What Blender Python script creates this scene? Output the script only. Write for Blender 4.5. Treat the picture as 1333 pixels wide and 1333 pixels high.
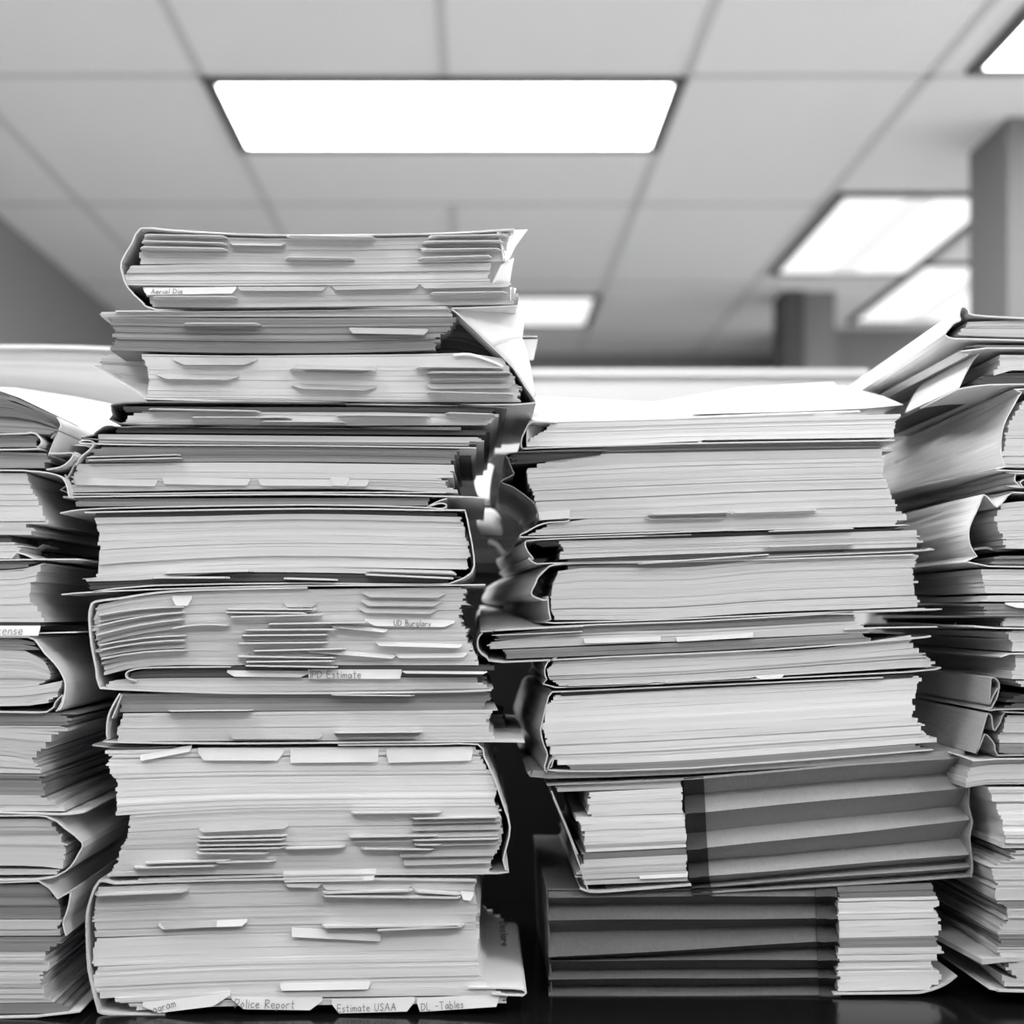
import bpy, math, random
from mathutils import Vector
random.seed(7)
scn = bpy.context.scene
for o in list(bpy.data.objects): bpy.data.objects.remove(o)
COL = scn.collection
# ------------------------------------------------------------------ camera
F = 2000.0; CX = 620.0; CY = 800.0; TABLE = 0.75; ZC = TABLE + 0.3058
cam = bpy.data.cameras.new('camera'); camo = bpy.data.objects.new('camera', cam); COL.objects.link(camo)
camo.location = (0, 0, ZC); camo.rotation_euler = (math.pi/2, 0, 0)
cam.sensor_width = 36; cam.lens = 36*F/1333
cam.shift_x = (666.5-CX)/1333; cam.shift_y = (CY-666.5)/1333
cam.clip_start = 0.05
cam.dof.use_dof = True; cam.dof.focus_distance = 1.20; cam.dof.aperture_fstop = 4.2
scn.camera = camo
# ------------------------------------------------------------------ world, exposure
w = bpy.data.worlds.new('world'); scn.world = w; w.use_nodes = True
w.node_tree.nodes['Background'].inputs[0].default_value = (1, 1, 1, 1)
w.node_tree.nodes['Background'].inputs[1].default_value = 0.35
scn.view_settings.view_transform = 'Standard'; scn.view_settings.look = 'None'
scn.view_settings.exposure = 0.2; scn.view_settings.gamma = 1
scn.view_settings.use_curve_mapping = False
LAMP = 12.5          # radiance of the ceiling diffusers

# ------------------------------------------------------------------ materials
def mat(name, v, rough=0.6, spec=0.3, noise=None, amp=0.0, emit=None, lines=False, tint=0.0, bump=0.0):
    m = bpy.data.materials.new(name); m.use_nodes = True
    nt = m.node_tree; b = nt.nodes['Principled BSDF']
    b.inputs['Base Color'].default_value = (v, v, v, 1)
    b.inputs['Roughness'].default_value = rough
    b.inputs['Specular IOR Level'].default_value = spec
    if emit:
        b.inputs['Emission Color'].default_value = (1, 1, 1, 1); b.inputs['Emission Strength'].default_value = emit
    fac = None
    N = nt.nodes.new; L = nt.links.new
    def math_(op, a, bb):
        n = N('ShaderNodeMath'); n.operation = op
        for i, q in enumerate((a, bb)):
            if isinstance(q, (int, float)): n.inputs[i].default_value = q
            else: L(q, n.inputs[i])
        return n.outputs[0]
    if lines:                                    # fine paper-edge lines that follow each sheaf (UV v = height within the sheaf)
        uv = N('ShaderNodeUVMap'); uv.uv_map = 'UVMap'
        mp = N('ShaderNodeMapping'); mp.inputs['Scale'].default_value = (6, 1900, 1); L(uv.outputs[0], mp.inputs[0])
        nz = N('ShaderNodeTexNoise'); nz.inputs['Scale'].default_value = 1.0; nz.inputs['Detail'].default_value = 2; L(mp.outputs[0], nz.inputs[0])
        u2 = N('ShaderNodeUVMap'); u2.uv_map = 'tint'
        sp = N('ShaderNodeSeparateXYZ'); L(u2.outputs[0], sp.inputs[0])
        a = math_('MULTIPLY', math_('SUBTRACT', nz.outputs[0], 0.5), 2*amp)
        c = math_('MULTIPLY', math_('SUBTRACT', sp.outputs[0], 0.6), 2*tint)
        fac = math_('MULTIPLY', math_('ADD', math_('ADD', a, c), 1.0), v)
    elif noise:
        tc = N('ShaderNodeTexCoord'); mp = N('ShaderNodeMapping'); mp.inputs['Scale'].default_value = noise; L(tc.outputs['Object'], mp.inputs[0])
        nz = N('ShaderNodeTexNoise'); nz.inputs['Scale'].default_value = 1.0; nz.inputs['Detail'].default_value = 4; L(mp.outputs[0], nz.inputs[0])
        fac = math_('MULTIPLY', math_('ADD', math_('MULTIPLY', math_('SUBTRACT', nz.outputs[0], 0.5), 2*amp), 1.0), v)
        if bump:
            bp = N('ShaderNodeBump'); bp.inputs['Strength'].default_value = bump; bp.inputs['Distance'].default_value = 0.002
            L(nz.outputs[0], bp.inputs['Height']); L(bp.outputs[0], b.inputs['Normal'])
    if fac is not None:
        cb = N('ShaderNodeCombineColor')
        for i in range(3): L(fac, cb.inputs[i])
        L(cb.outputs[0], b.inputs['Base Color'])
    return m
M = dict(
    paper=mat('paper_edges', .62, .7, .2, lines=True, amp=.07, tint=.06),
    bright=mat('lightened_paper_edges', .78, .7, .2, lines=True, amp=.07, tint=.06),  # paper lightened to make up for weak light low in the stacks
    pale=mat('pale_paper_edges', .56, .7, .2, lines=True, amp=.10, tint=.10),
    grey=mat('grey_shaded_paper_edges', .26, .7, .2, lines=True, amp=.2, tint=.2),  # grey and dark sheets, deepened to stand for shadow bands under covers too
    dgrey=mat('shaded_paper_edges', .19, .7, .2, lines=True, amp=.2, tint=.2),  # paper darkened for the shade where the curled pages turn away
    dark=mat('dark_shaded_paper_edges', .085, .7, .2, lines=True, amp=.25, tint=.3),
    cover=mat('manila_card', .66, .65, .25, noise=(40, 12, 40), amp=.06, bump=.25),
    coverw=mat('white_card', .72, .6, .3, noise=(30, 9, 30), amp=.05, bump=.2),
    coverd=mat('dark_card', .20, .6, .3, noise=(40, 20, 40), amp=.12, bump=.3),
    kraft=mat('kraft_card', .38, .75, .2, noise=(300, 60, 300), amp=.12, bump=.3),
    kraftd=mat('dark_kraft_card', .15, .75, .2, noise=(300, 60, 300), amp=.14, bump=.3),
    cloth=mat('cloth_band', .075, .8, .15, noise=(900, 900, 900), amp=.3, bump=.5),
    white=mat('white_sheet', .84, .6, .2, noise=(20, 20, 20), amp=.03),
    tab=mat('tab_card', .70, .6, .25, noise=(60, 60, 60), amp=.04),
    tabg=mat('shaded_tab_card', .44, .6, .25, noise=(60, 60, 60), amp=.06),  # grey stands for the shade on tab undersides
    tabm=mat('cream_tab_card', .54, .65, .25, noise=(60, 60, 60), amp=.06),
    rear=mat('rear_paper_edges', .40, .7, .2, lines=True, amp=.12, tint=.12),
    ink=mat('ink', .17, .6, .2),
    table=mat('black_gloss_table', .006, .16, .09, noise=(3, 3, 3), amp=.2),
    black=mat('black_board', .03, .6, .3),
    tile=mat('ceiling_tile', .86, .9, .1, noise=(220, 220, 220), amp=.03),
    tbar=mat('ceiling_grid_metal', .66, .5, .3),
    frame=mat('light_frame_metal', .10, .5, .3),
    wall=mat('painted_wall', .29, .9, .1, noise=(4, 4, 4), amp=.03),
    wallp=mat('pale_wall', .80, .9, .1, noise=(4, 4, 4), amp=.03),
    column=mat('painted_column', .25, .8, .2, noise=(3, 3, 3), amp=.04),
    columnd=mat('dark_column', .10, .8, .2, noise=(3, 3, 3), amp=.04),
    fabric=mat('partition_fabric', .60, .9, .1, noise=(400, 400, 400), amp=.05),
    carpet=mat('carpet', .64, .95, .05, noise=(80, 80, 80), amp=.15),
    diff=mat('light_diffuser', .8, .6, .2, emit=LAMP),
    diffv=mat('in_view_light_diffuser', .5, .6, .2, emit=9.0),  # large fixtures in view, emitting less than the unseen ones
    diffd=mat('dim_light_diffuser', .3, .6, .2, emit=1.0),
    difft=mat('diffuser_centre', .3, .6, .2, emit=.68),
)

# ------------------------------------------------------------------ object helpers
def setp(o, **k):
    for a, b in k.items():
        if b is not None: o[a] = b
class Thing:
    def __init__(s, name, label, cat, group, px, py, Y):
        s.loc = Vector(W(px, py, Y)); o = bpy.data.objects.new(name, None); COL.objects.link(o)
        o.location = s.loc; o.empty_display_size = .03
        setp(o, label=label, category=cat, group=group); s.o = o; s.Y = Y
def W(px, py, Y): return ((px-CX)*Y/F, Y, ZC+(CY-py)*Y/F)
def mesh(name, v, f, m, th=None, parent=None, uv=None, tint=None, smooth=False, label=None):
    off = th.loc if th else Vector((0, 0, 0))
    me = bpy.data.meshes.new(name)
    me.from_pydata([Vector(a)-off for a in v], [], f); me.materials.append(M[m] if isinstance(m, str) else m)
    if uv is not None:
        u1 = me.uv_layers.new(name='UVMap'); u2 = me.uv_layers.new(name='tint')
        for i, lp in enumerate(me.loops):
            u1.data[i].uv = uv[lp.vertex_index]; u2.data[i].uv = (tint[lp.vertex_index], 0)
    if smooth:
        for p in me.polygons: p.use_smooth = True
    o = bpy.data.objects.new(name, me); COL.objects.link(o)
    if parent is not None: o.parent = parent
    elif th: o.parent = th.o
    if label: o['label'] = label
    me.validate()
    return o
def boxm(name, x0, x1, y0, y1, z0, z1, m, kind='structure', parent=None, th=None):
    v = [(x, y, z) for x in (x0, x1) for y in (y0, y1) for z in (z0, z1)]
    f = [(0, 1, 3, 2), (4, 6, 7, 5), (0, 4, 5, 1), (2, 3, 7, 6), (0, 2, 6, 4), (1, 5, 7, 3)]
    o = mesh(name, v, f, m, th=th, parent=parent)
    if kind: o['kind'] = kind
    return o
def ip(pts, x):
    if x <= pts[0][0]: return pts[0][1]
    for a, b in zip(pts, pts[1:]):
        if x <= b[0]: return a[1]+(b[1]-a[1])*(x-a[0])/max(1e-9, b[0]-a[0])
    return pts[-1][1]
def ipt(l, t):
    if isinstance(l, (int, float)): return l
    k = t*(len(l)-1); i = min(int(k), len(l)-2); return l[i]+(l[i+1]-l[i])*(k-i)
def curve(pts, x):            # smooth version of ip
    n = len(pts)
    if n < 3: return ip(pts, x)
    if x <= pts[0][0]: return pts[0][1]
    if x >= pts[-1][0]: return pts[-1][1]
    for i in range(n-1):
        if x <= pts[i+1][0]:
            x0, y0 = pts[i]; x1, y1 = pts[i+1]; h = x1-x0; t = (x-x0)/h
            m0 = (pts[i+1][1]-pts[max(0, i-1)][1])/(pts[i+1][0]-pts[max(0, i-1)][0])
            j = min(n-1, i+2); m1 = (pts[j][1]-y0)/(pts[j][0]-x0)
            return (2*t**3-3*t*t+1)*y0+(t**3-2*t*t+t)*h*m0+(-2*t**3+3*t*t)*y1+(t**3-t*t)*h*m1
def block(th, top, bot, left, right, m='paper', lay=2.2, dY=0.0, depth=.30, jl=1.2, jr=1.2, fj=.0003, rec=.045,
          name='pages', n=16, fan=3.0, parent=None, label=None, skew=0.0):
    """a sheaf of paper: top/bottom outlines and left/right ends in photo pixels at the file's own distance"""
    Yf = th.Y + dY
    if isinstance(top, (int, float)): top = [(0, top), (1, top)]
    if isinstance(bot, (int, float)): bot = [(0, bot), (1, bot)]
    xm = (ipt(left, .5)+ipt(right, .5))/2
    H = max(1.0, abs(curve(bot, xm)-curve(top, xm)))
    cuts = [0.0]
    while cuts[-1] < 1: cuts.append(cuts[-1]+random.choice((.45, .7, 1, 1, 1.5, 2.2))*lay/H)
    cuts = [c/cuts[-1] for c in cuts]
    V = []; Fc = []; UV = []; T = []
    wl = wr = wf = 0.0
    for k in range(len(cuts)-1):
        t0, t1 = cuts[k], cuts[k+1]; tc = (t0+t1)/2
        wl = .7*wl+random.gauss(0, jl*.6); wr = .7*wr+random.gauss(0, jr*.6)
        xl = ipt(left, tc)+random.gauss(0, jl*.55)+wl; xr = ipt(right, tc)+random.gauss(0, jr*.55)+wr
        if random.random() < .08: xr += random.random()*jr*3.5
        if random.random() < .08: xl -= random.random()*jl*3.5
        wf = .6*wf+random.gauss(0, fj); yf = Yf+wf
        if random.random() < rec: yf += random.uniform(.0008, .002)
        yb = Yf+depth+random.gauss(0, .004)
        bl = random.gauss(0, fan)*Yf/F; br = random.gauss(0, fan)*Yf/F
        tv = random.random(); vo = random.random()*3
        ph = random.random()*6.28; am = random.uniform(0, .07)*(t1-t0)
        base = len(V)
        for i in range(n):
            u = i/(n-1); px = xl+(xr-xl)*u
            a, b = curve(top, px), curve(bot, px)
            wob = am*math.sin(ph+u*9)
            z1 = a+(b-a)*(t0+wob*(k > 0)); z0 = a+(b-a)*(t1+wob*(k < len(cuts)-2))
            X1, _, Z1 = W(px, z1, Yf); X0, _, Z0 = W(px, z0, Yf)
            dx = bl+(br-bl)*u+skew*depth
            V += [(X0, yf, Z0), (X1, yf, Z1), (X0+dx, yb, Z0), (X1+dx, yb, Z1)]
            UV += [(X0, vo), (X1, vo+(Z1-Z0)), (X0, vo), (X1, vo+(Z1-Z0))]; T += [tv]*4
        for i in range(n-1):
            a = base+4*i; c = a+4
            Fc += [(a, c, c+1, a+1), (a+1, c+1, c+3, a+3), (a+2, a+3, c+3, c+2), (a, a+2, c+2, c)]
        Fc += [(base, base+1, base+3, base+2)]
        e = base+4*(n-1); Fc += [(e, e+2, e+3, e+1)]
    return mesh(name, V, Fc, m, th=th, parent=parent, uv=UV, tint=T, label=label)
def smooth_pts(p, k=5):
    out = []
    n = len(p)
    for i in range(n-1):
        p0, p1, p2, p3 = p[max(0, i-1)], p[i], p[i+1], p[min(n-1, i+2)]
        for j in range(k):
            t = j/k
            out.append(tuple(.5*((2*p1[q])+(-p0[q]+p2[q])*t+(2*p0[q]-5*p1[q]+4*p2[q]-p3[q])*t*t+(-p0[q]+3*p1[q]-3*p2[q]+p3[q])*t**3) for q in (0, 1)))
    out.append(p[-1]); return out
def sheet(th, pts, thk=1.7, dY=-.0035, depth=.30, m='cover', sm=3, name='cover', back=(0, 0), parent=None, label=None, back_pts=None, seg=1, crinkle=0.0):
    """a bent card: profile in photo pixels at the front, swept back through the depth"""
    if sm > 1:
        if back_pts: back_pts = smooth_pts(back_pts, sm)
        pts = smooth_pts(pts, sm)
    Yf = th.Y+dY
    def ring(pts, Yp, Y, dx=0, dz=0, cr=0):
        r = []
        n = len(pts)
        for i in range(n):
            a = pts[max(0, i-1)]; b = pts[min(n-1, i+1)]
            tx, tz = b[0]-a[0], b[1]-a[1]; l = math.hypot(tx, tz) or 1
            nx, nz = -tz/l*thk/2, tx/l*thk/2
            q = random.gauss(0, cr)
            for s in (1, -1):
                X, _, Z = W(pts[i][0]+s*nx+dx+nx*q, pts[i][1]+s*nz+dz+nz*q, Yp); r.append((X, Y, Z))
        return r
    V = []; n = len(pts)
    for g in range(seg+1):
        t = g/seg
        pp = pts if back_pts is None else [((1-t)*a[0]+t*b[0], (1-t)*a[1]+t*b[1]) for a, b in zip(pts, back_pts)]
        V += ring(pp, Yf, Yf+depth*t, back[0]*t, back[1]*t, crinkle if 0 < g else 0)
    Fc = []
    R = 2*n
    for g in range(seg):
        o = g*R
        for i in range(n-1):
            a = o+2*i
            Fc += [(a, a+2, a+2+R, a+R), (a+1, a+1+R, a+3+R, a+3)]
        Fc += [(o, o+R, o+R+1, o+1), (o+R-2, o+R-1, o+2*R-1, o+2*R-2)]
    for i in range(n-1):
        a = 2*i; Fc += [(a, a+1, a+3, a+2)]
        a += seg*R; Fc += [(a, a+2, a+3, a+1)]
    return mesh(name, V, Fc, m, th=th, parent=parent, label=label)
GL = {  # strokes of a small hand-printed alphabet, cell 0..1 wide, baseline 0, cap height 1
'A': [[(0,0),(.4,1),(.75,0)],[(.15,.4),(.62,.4)]], 'D': [[(0,0),(0,1),(.5,.85),(.65,.45),(.4,.05),(0,0)]],
'P': [[(0,0),(0,1),(.5,.95),(.55,.65),(.4,.5),(0,.48)]], 'R': [[(0,0),(0,1),(.5,.95),(.5,.6),(0,.5),(.6,0)]],
'U': [[(0,1),(.02,.2),(.3,0),(.55,.2),(.6,1)]], 'S': [[(.55,.9),(.3,1),(.05,.78),(.5,.35),(.35,.02),(0,.1)]],
'L': [[(0,1),(0,0),(.5,0)]], 'E': [[(.55,1),(0,1),(0,0),(.55,0)],[(0,.52),(.45,.52)]], 'T': [[(0,1),(.7,1)],[(.35,1),(.35,0)]],
'B': [[(0,0),(0,1),(.4,.9),(.4,.6),(0,.52),(.5,.4),(.5,.1),(0,0)]], '-': [[(.1,.45),(.5,.45)]],
'a': [[(.45,.5),(.2,.6),(0,.3),(.15,0),(.42,.15),(.45,.55),(.52,0)]], 'b': [[(0,1),(0,0),(.35,0),(.45,.3),(.2,.55),(0,.4)]],
'c': [[(.45,.5),(.2,.58),(0,.3),(.15,0),(.45,.08)]], 'd': [[(.45,1),(.47,0),(.15,0),(0,.3),(.2,.55),(.45,.4)]],
'e': [[(.02,.3),(.45,.35),(.35,.58),(.1,.55),(0,.25),(.18,0),(.48,.08)]], 'g': [[(.45,.5),(.15,.58),(0,.3),(.2,.05),(.45,.2),(.46,.5),(.42,-.3),(.05,-.25)]],
'i': [[(.1,.58),(.1,0)],[(.1,.8),(.12,.86)]], 'l': [[(.1,1),(.1,0)]], 'm': [[(0,.55),(0,0)],[(0,.4),(.18,.57),(.28,.4),(.28,0)],[(.28,.4),(.48,.57),(.58,.4),(.6,0)]],
'n': [[(0,.55),(0,0)],[(0,.38),(.25,.57),(.42,.4),(.42,0)]], 'o': [[(.22,.58),(0,.3),(.2,0),(.45,.28),(.22,.58)]],
'p': [[(0,.55),(0,-.35)],[(0,.4),(.3,.57),(.45,.3),(.25,0),(0,.1)]], 'r': [[(0,.55),(0,0)],[(0,.35),(.2,.56),(.4,.5)]],
's': [[(.38,.5),(.15,.58),(.05,.42),(.36,.2),(.25,0),(0,.06)]], 't': [[(.2,.95),(.2,.05),(.38,0)],[(0,.6),(.42,.6)]],
'u': [[(0,.55),(.05,.05),(.3,.03),(.42,.2),(.42,.55),(.46,0)]], 'y': [[(0,.55),(.2,.1)],[(.45,.55),(.1,-.35)]],
'k': [[(0,1),(0,0)],[(.4,.55),(0,.25),(.42,0)]], '|': [[(0,1.2),(.02,-.2)]], '7': [[(0,1),(.5,.95),(.2,0)]]}
def lettering(th, parent, txt, x, y, size, surf, ang=0.0, wid=.85, sp=1.0, name='lettering'):
    """pen strokes laid on a surface; surf(px, py) -> world point just in front of the card"""
    V = []; Fc = []; cx = 0.0
    ca, sa = math.cos(ang), math.sin(ang)
    for ch in txt:
        if ch == ' ': cx += .55*size*sp; continue
        g = GL[ch]; gw = max(p[0] for s in g for p in s)
        for st in g:
            P = []
            for (a, b) in st:
                lx = cx+a*size*.95; ly = -b*size+random.gauss(0, size*.02)
                P.append((x+lx*ca-ly*sa, y+lx*sa+ly*ca))
            for a, b in zip(P, P[1:]):
                dx, dy = b[0]-a[0], b[1]-a[1]; l = math.hypot(dx, dy) or 1
                nx, ny = -dy/l*wid/2, dx/l*wid/2
                ex, ey = dx/l*wid*.3, dy/l*wid*.3
                k = len(V)
                V += [surf(a[0]-ex+nx, a[1]-ey+ny), surf(b[0]+ex+nx, b[1]+ey+ny), surf(b[0]+ex-nx, b[1]+ey-ny), surf(a[0]-ex-nx, a[1]-ey-ny)]
                Fc.append((k, k+1, k+2, k+3))
        cx += (gw*.95+.22)*size*sp
    return mesh(name, V, Fc, 'ink', th=th, parent=parent)
def tab(th, x0, y0, x1, y1, h=0.0, p=8, ch=5, txt=None, size=8, tx=6, ty=None, m='tab', dY=0.0, sag=0.0, name='index_tab', thk=1.1, ang=None, label=None):
    """index tab: card that projects p mm from the page edges and droops h pixels"""
    p = p/1000; Yf = th.Y+dY; ch = min(ch, (x1-x0)*.2)
    cols = [0, .5*ch/(x1-x0), ch/(x1-x0)]+[.25, .5, .75]+[1-ch/(x1-x0), 1-.5*ch/(x1-x0), 1]
    V = []; Fc = []
    rows = [-1.0, 0.0, .5, 1.0]        # -1 is rooted inside the pages
    for r in rows:
        for c in cols:
            e = 1.0
            if r > 0:                   # chamfered outer corners
                q = min(c, 1-c)*(x1-x0)/max(ch, .01)
                e = min(1.0, .35+.65*q) if q < 1 else 1.0
            t = max(0, r)*e
            px = x0+(x1-x0)*c; py = y0+(y1-y0)*c+h*t+sag*math.sin(math.pi*c)*(0 if r < 0 else 1)
            X, _, Z = W(px, py, Yf); Y = Yf+.012 if r < 0 else Yf-.0006-p*t
            V.append((X, Y, Z+thk/2*Yf/F)); 
    n1 = len(V); V += [(a, b, c-thk*Yf/F) if h < 3 else (a, b+.0007, c-.0002) for a, b, c in V]
    nc = len(cols)
    for r in range(len(rows)-1):
        for c in range(nc-1):
            a = r*nc+c
            Fc += [(a, a+nc, a+nc+1, a+1), (n1+a, n1+a+1, n1+a+nc+1, n1+a+nc)]
    R = len(rows)-1
    for c in range(nc-1): Fc += [(c, c+1, n1+c+1, n1+c), (R*nc+c, n1+R*nc+c, n1+R*nc+c+1, R*nc+c+1)]
    for r in range(R): Fc += [(r*nc, n1+r*nc, n1+(r+1)*nc, (r+1)*nc), (r*nc+nc-1, (r+1)*nc+nc-1, n1+(r+1)*nc+nc-1, n1+r*nc+nc-1)]
    o = mesh(name, V, Fc, m, th=th, label=label)
    if txt:
        sl = (y1-y0)/(x1-x0)
        def surf(px, py):
            t = (py-(y0+(px-x0)*sl))/max(h, 1)
            X, _, Z = W(px, py, Yf); return (X, Yf-.0006-p*max(0, min(1, t))-.0010, Z)
        lettering(th, o, txt, x0+tx, (y0+sl*tx+h*.85) if ty is None else ty, size, surf, ang=math.atan(sl) if ang is None else ang)
    return o
def tabs(th, lst, **k):
    for t in lst: tab(th, *t, **k)

def plate(th, rows, m='white', name='turned_page', thk=.0004, parent=None, sub=1):
    """a loose bent sheet: rows of (px, py, dY) seen more or less face on"""
    V = [W(a, b, th.Y+c) for r_ in rows for a, b, c in r_]; n = len(rows[0]); R = len(rows)
    Fc = [(j*n+i, j*n+i+1, (j+1)*n+i+1, (j+1)*n+i) for j in range(R-1) for i in range(n-1)]
    o = mesh(name, V, Fc, m, th=th, parent=parent, smooth=True)
    if sub:
        md = o.modifiers.new('sub', 'SUBSURF'); md.levels = md.render_levels = 2; md.subdivision_type = 'SIMPLE' if sub == 1 else 'CATMULL_CLARK'
    md = o.modifiers.new('thick', 'SOLIDIFY'); md.thickness = thk; md.offset = 0
    return o

# ================================================================== ROOM
CEIL = ZC+1.357
XL, XR, YN, YB = -1.62, 5.2, -3.2, 8.0
boxm('floor', XL, XR, YN, YB, -.1, 0, 'carpet')
boxm('ceiling', XL, XR, YN, YB, CEIL, CEIL+.1, 'tile')
boxm('wall_left', XL-.1, XL, YN, YB, 0, CEIL, 'wall')
boxm('wall_right', XR, XR+.1, YN, YB, 0, CEIL, 'wallp')
boxm('wall_back', XL, XR, YB, YB+.1, 0, CEIL, 'wall')
boxm('wall_front', XL, XR, YN-.1, YN, 0, CEIL, 'wallp')
# ceiling grid
def bar(x0, x1, y0, y1): 
    return [(x, y, z) for x in (x0, x1) for y in (y0, y1) for z in (CEIL-.004, CEIL+.001)]
BV = []; BF = []
def addbar(*a):
    b = len(BV); BV.extend(bar(*a))
    BF.extend([tuple(b+i for i in q) for q in ((0, 1, 3, 2), (4, 6, 7, 5), (0, 4, 5, 1), (2, 3, 7, 6), (0, 2, 6, 4), (1, 5, 7, 3))])
rows = [3.866+1.21*k for k in range(-6, 4)]
for y in rows: addbar(XL, XR, y-.012, y+.012)
for k in range(-2, 10):
    x = -.08+.61*k
    if k != 0: addbar(x-.012, x+.012, YN, YB)
    else:
        addbar(x-.012, x+.012, YN, 3.866); addbar(x-.012, x+.012, 5.076, YB)
addbar(-.69, .53, 4.46-.008, 4.46+.008)
g = mesh('trim_1', BV, BF, 'tbar'); g['kind'] = 'structure'
# recessed fluorescent fixtures
def fixture(x0, x1, y0, y1, label, group='recessed ceiling lights', dm='diffd'):
    cx, cy = (x0+x1)/2, (y0+y1)/2
    t = Thing.__new__(Thing); t.loc = Vector((cx, cy, CEIL)); o = bpy.data.objects.new('ceiling_light', None); COL.objects.link(o); o.location = t.loc
    setp(o, label=label, category='ceiling light', group=group); t.o = o; t.Y = 1
    w_ = .03
    v = []; f = []
    for (a, b, c, d) in ((x0, x1, y0, y0+w_), (x0, x1, y1-w_, y1), (x0, x0+w_, y0+w_, y1-w_), (x1-w_, x1, y0+w_, y1-w_)):
        k = len(v); v += [(x, y, z) for x in (a, b) for y in (c, d) for z in (CEIL-.014, CEIL-.001)]
        f += [tuple(k+i for i in q) for q in ((0, 1, 3, 2), (4, 6, 7, 5), (0, 4, 5, 1), (2, 3, 7, 6), (0, 2, 6, 4), (1, 5, 7, 3))]
    mesh('frame', v, f, 'frame', th=t)
    boxm('diffuser', x0+w_, x1-w_, y0+w_, y1-w_, CEIL-.008, CEIL-.002, dm, kind=None, th=t)
    if dm == 'diffd' and y1-y0 > 1:
        boxm('dim_centre_strip', cx-.05, cx+.05, y0+w_, y1-w_, CEIL-.010, CEIL-.006, 'difft', kind=None, th=t)  # weaker glow stands for the dim band between the lamps
fixture(-.69, .53, 3.866, 4.47, 'large bright rectangular ceiling light, whole in view above the tallest stack', dm='diffv')
fixture(1.16, 1.72, 4.93, 6.10, 'ceiling light at the right, directly left of the wide grey column')
fixture(1.71, 2.32, 5.92, 7.10, 'ceiling light partly hidden between the far column and the wide grey column')
fixture(-.69, .53, 6.50, 7.18, 'small far ceiling light glimpsed just right of the tallest stack')
fixture(1.22, 1.83, 2.62, 3.83, 'ceiling light cut off by the top right corner of the picture', dm='diffv')
for (a, b, c, d, wh) in ((-.69, .53, 1.25, 1.85, 'directly over the stacks'), (-.69, .53, -1.0, -.4, 'in front of the table'), (4.2, 4.8, 3.0, 4.2, 'added near the right wall as fill'), (4.2, 4.8, 5.6, 6.8, 'added in the back right corner as fill'), (3.0, 3.6, 6.2, 7.2, 'added by the back wall as fill'),  # right wall, corner and back wall fixtures added to brighten the ceiling
                     (-1.30, -.69, .3, 1.5, 'added above the left-edge stack as fill'), (-1.30, -.69, 1.95, 3.15, 'added left of and behind the stacks as fill'), (1.22, 1.83, -.6, .6, 'front right of the table'), (2.9, 3.5, 1.6, 2.8, 'far right of the table'), (3.0, 3.6, 4.8, 6.0, 'behind the wide column'), (2.9, 3.5, -1.6, -.4, 'near the front right corner')):  # two left-hand fixtures added to light the sides of the right-edge stack
    fixture(a, b, c, d, 'recessed ceiling light outside the picture, '+wh, group='recessed ceiling lights outside the picture', dm='diff')
# columns
boxm('trim_2', 1.45, 1.95, 4.19, 4.52, 0, CEIL, 'column')
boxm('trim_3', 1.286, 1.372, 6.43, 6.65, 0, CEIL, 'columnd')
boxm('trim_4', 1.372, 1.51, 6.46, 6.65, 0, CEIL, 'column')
boxm('trim_5', 1.51, XR, 7.3, 7.4, 0, CEIL, 'column')
# partition
pt = Thing('cubicle_partition', 'pale fabric cubicle partition standing behind the stacks', 'partition', None, 620, 900, 2.2); pt.o.location.z = 0; pt.loc.z = 0
ztop = ZC+320/F*2.2
boxm('fabric_panel', -1.3, .56, 2.2, 2.24, .05, ztop-.012, 'fabric', kind=None, th=pt)
boxm('top_rail', -1.3, .56, 2.195, 2.245, ztop-.012, ztop, 'fabric', kind=None, th=pt)
boxm('foot', -1.25, -1.2, 2.1, 2.34, 0, .05, 'frame', kind=None, th=pt); boxm('foot', .45, .5, 2.1, 2.34, 0, .05, 'frame', kind=None, th=pt)
# table
tt = Thing('office_table', 'glossy black table top carrying all the paper stacks', 'table', None, 620, 1300, 1.2); tt.o.location.z = 0; tt.loc.z = 0
boxm('tabletop', -1.05, 1.05, .86, 2.06, TABLE-.03, TABLE, 'table', kind=None, th=tt)
for sx in (-1, 1):
    for yy in (.92, 1.98): boxm('leg', sx*.98-.025, sx*.98+.025, yy-.025, yy+.025, 0, TABLE-.03, 'black', kind=None, th=tt)
# ================================================================== STACK A (tallest, left of centre)
YA = 1.176
GA = 'case files in the tallest stack'
def fA(name, label, y, cat='file', x=380, Y=YA, g=GA): return Thing(name, label, cat, g, x, y, Y)
# A1
t = fA('file_folder', 'topmost case folder of the tallest stack, open end bristling with index tabs', 403)
sheet(t, [(669, 298), (640, 300), (560, 304), (400, 306), (300, 304), (220, 299), (183, 297), (172, 316), (158, 340), (159, 356), (166, 374), (184, 392), (204, 403), (300, 404), (450, 402), (600, 401), (672, 398)], 1.8, sm=2, depth=.26)
block(t, [(180, 305), (300, 309), (450, 310), (560, 308), (665, 303)], [(175, 344), (300, 343), (450, 344), (660, 340)], [188, 186, 180, 181], [664, 660, 655], m='pale', jr=2, depth=.25)
block(t, [(162, 346), (300, 343), (450, 344), (665, 341)], [(162, 371), (300, 372), (665, 369)], [172, 162, 165], [640, 637, 636], depth=.25, jl=.6)
block(t, [(180, 373), (665, 369)], [(190, 399), (300, 400), (670, 396)], [184, 192, 199], [660, 668, 672, 664], m='pale', depth=.25, jr=2.5)
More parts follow.
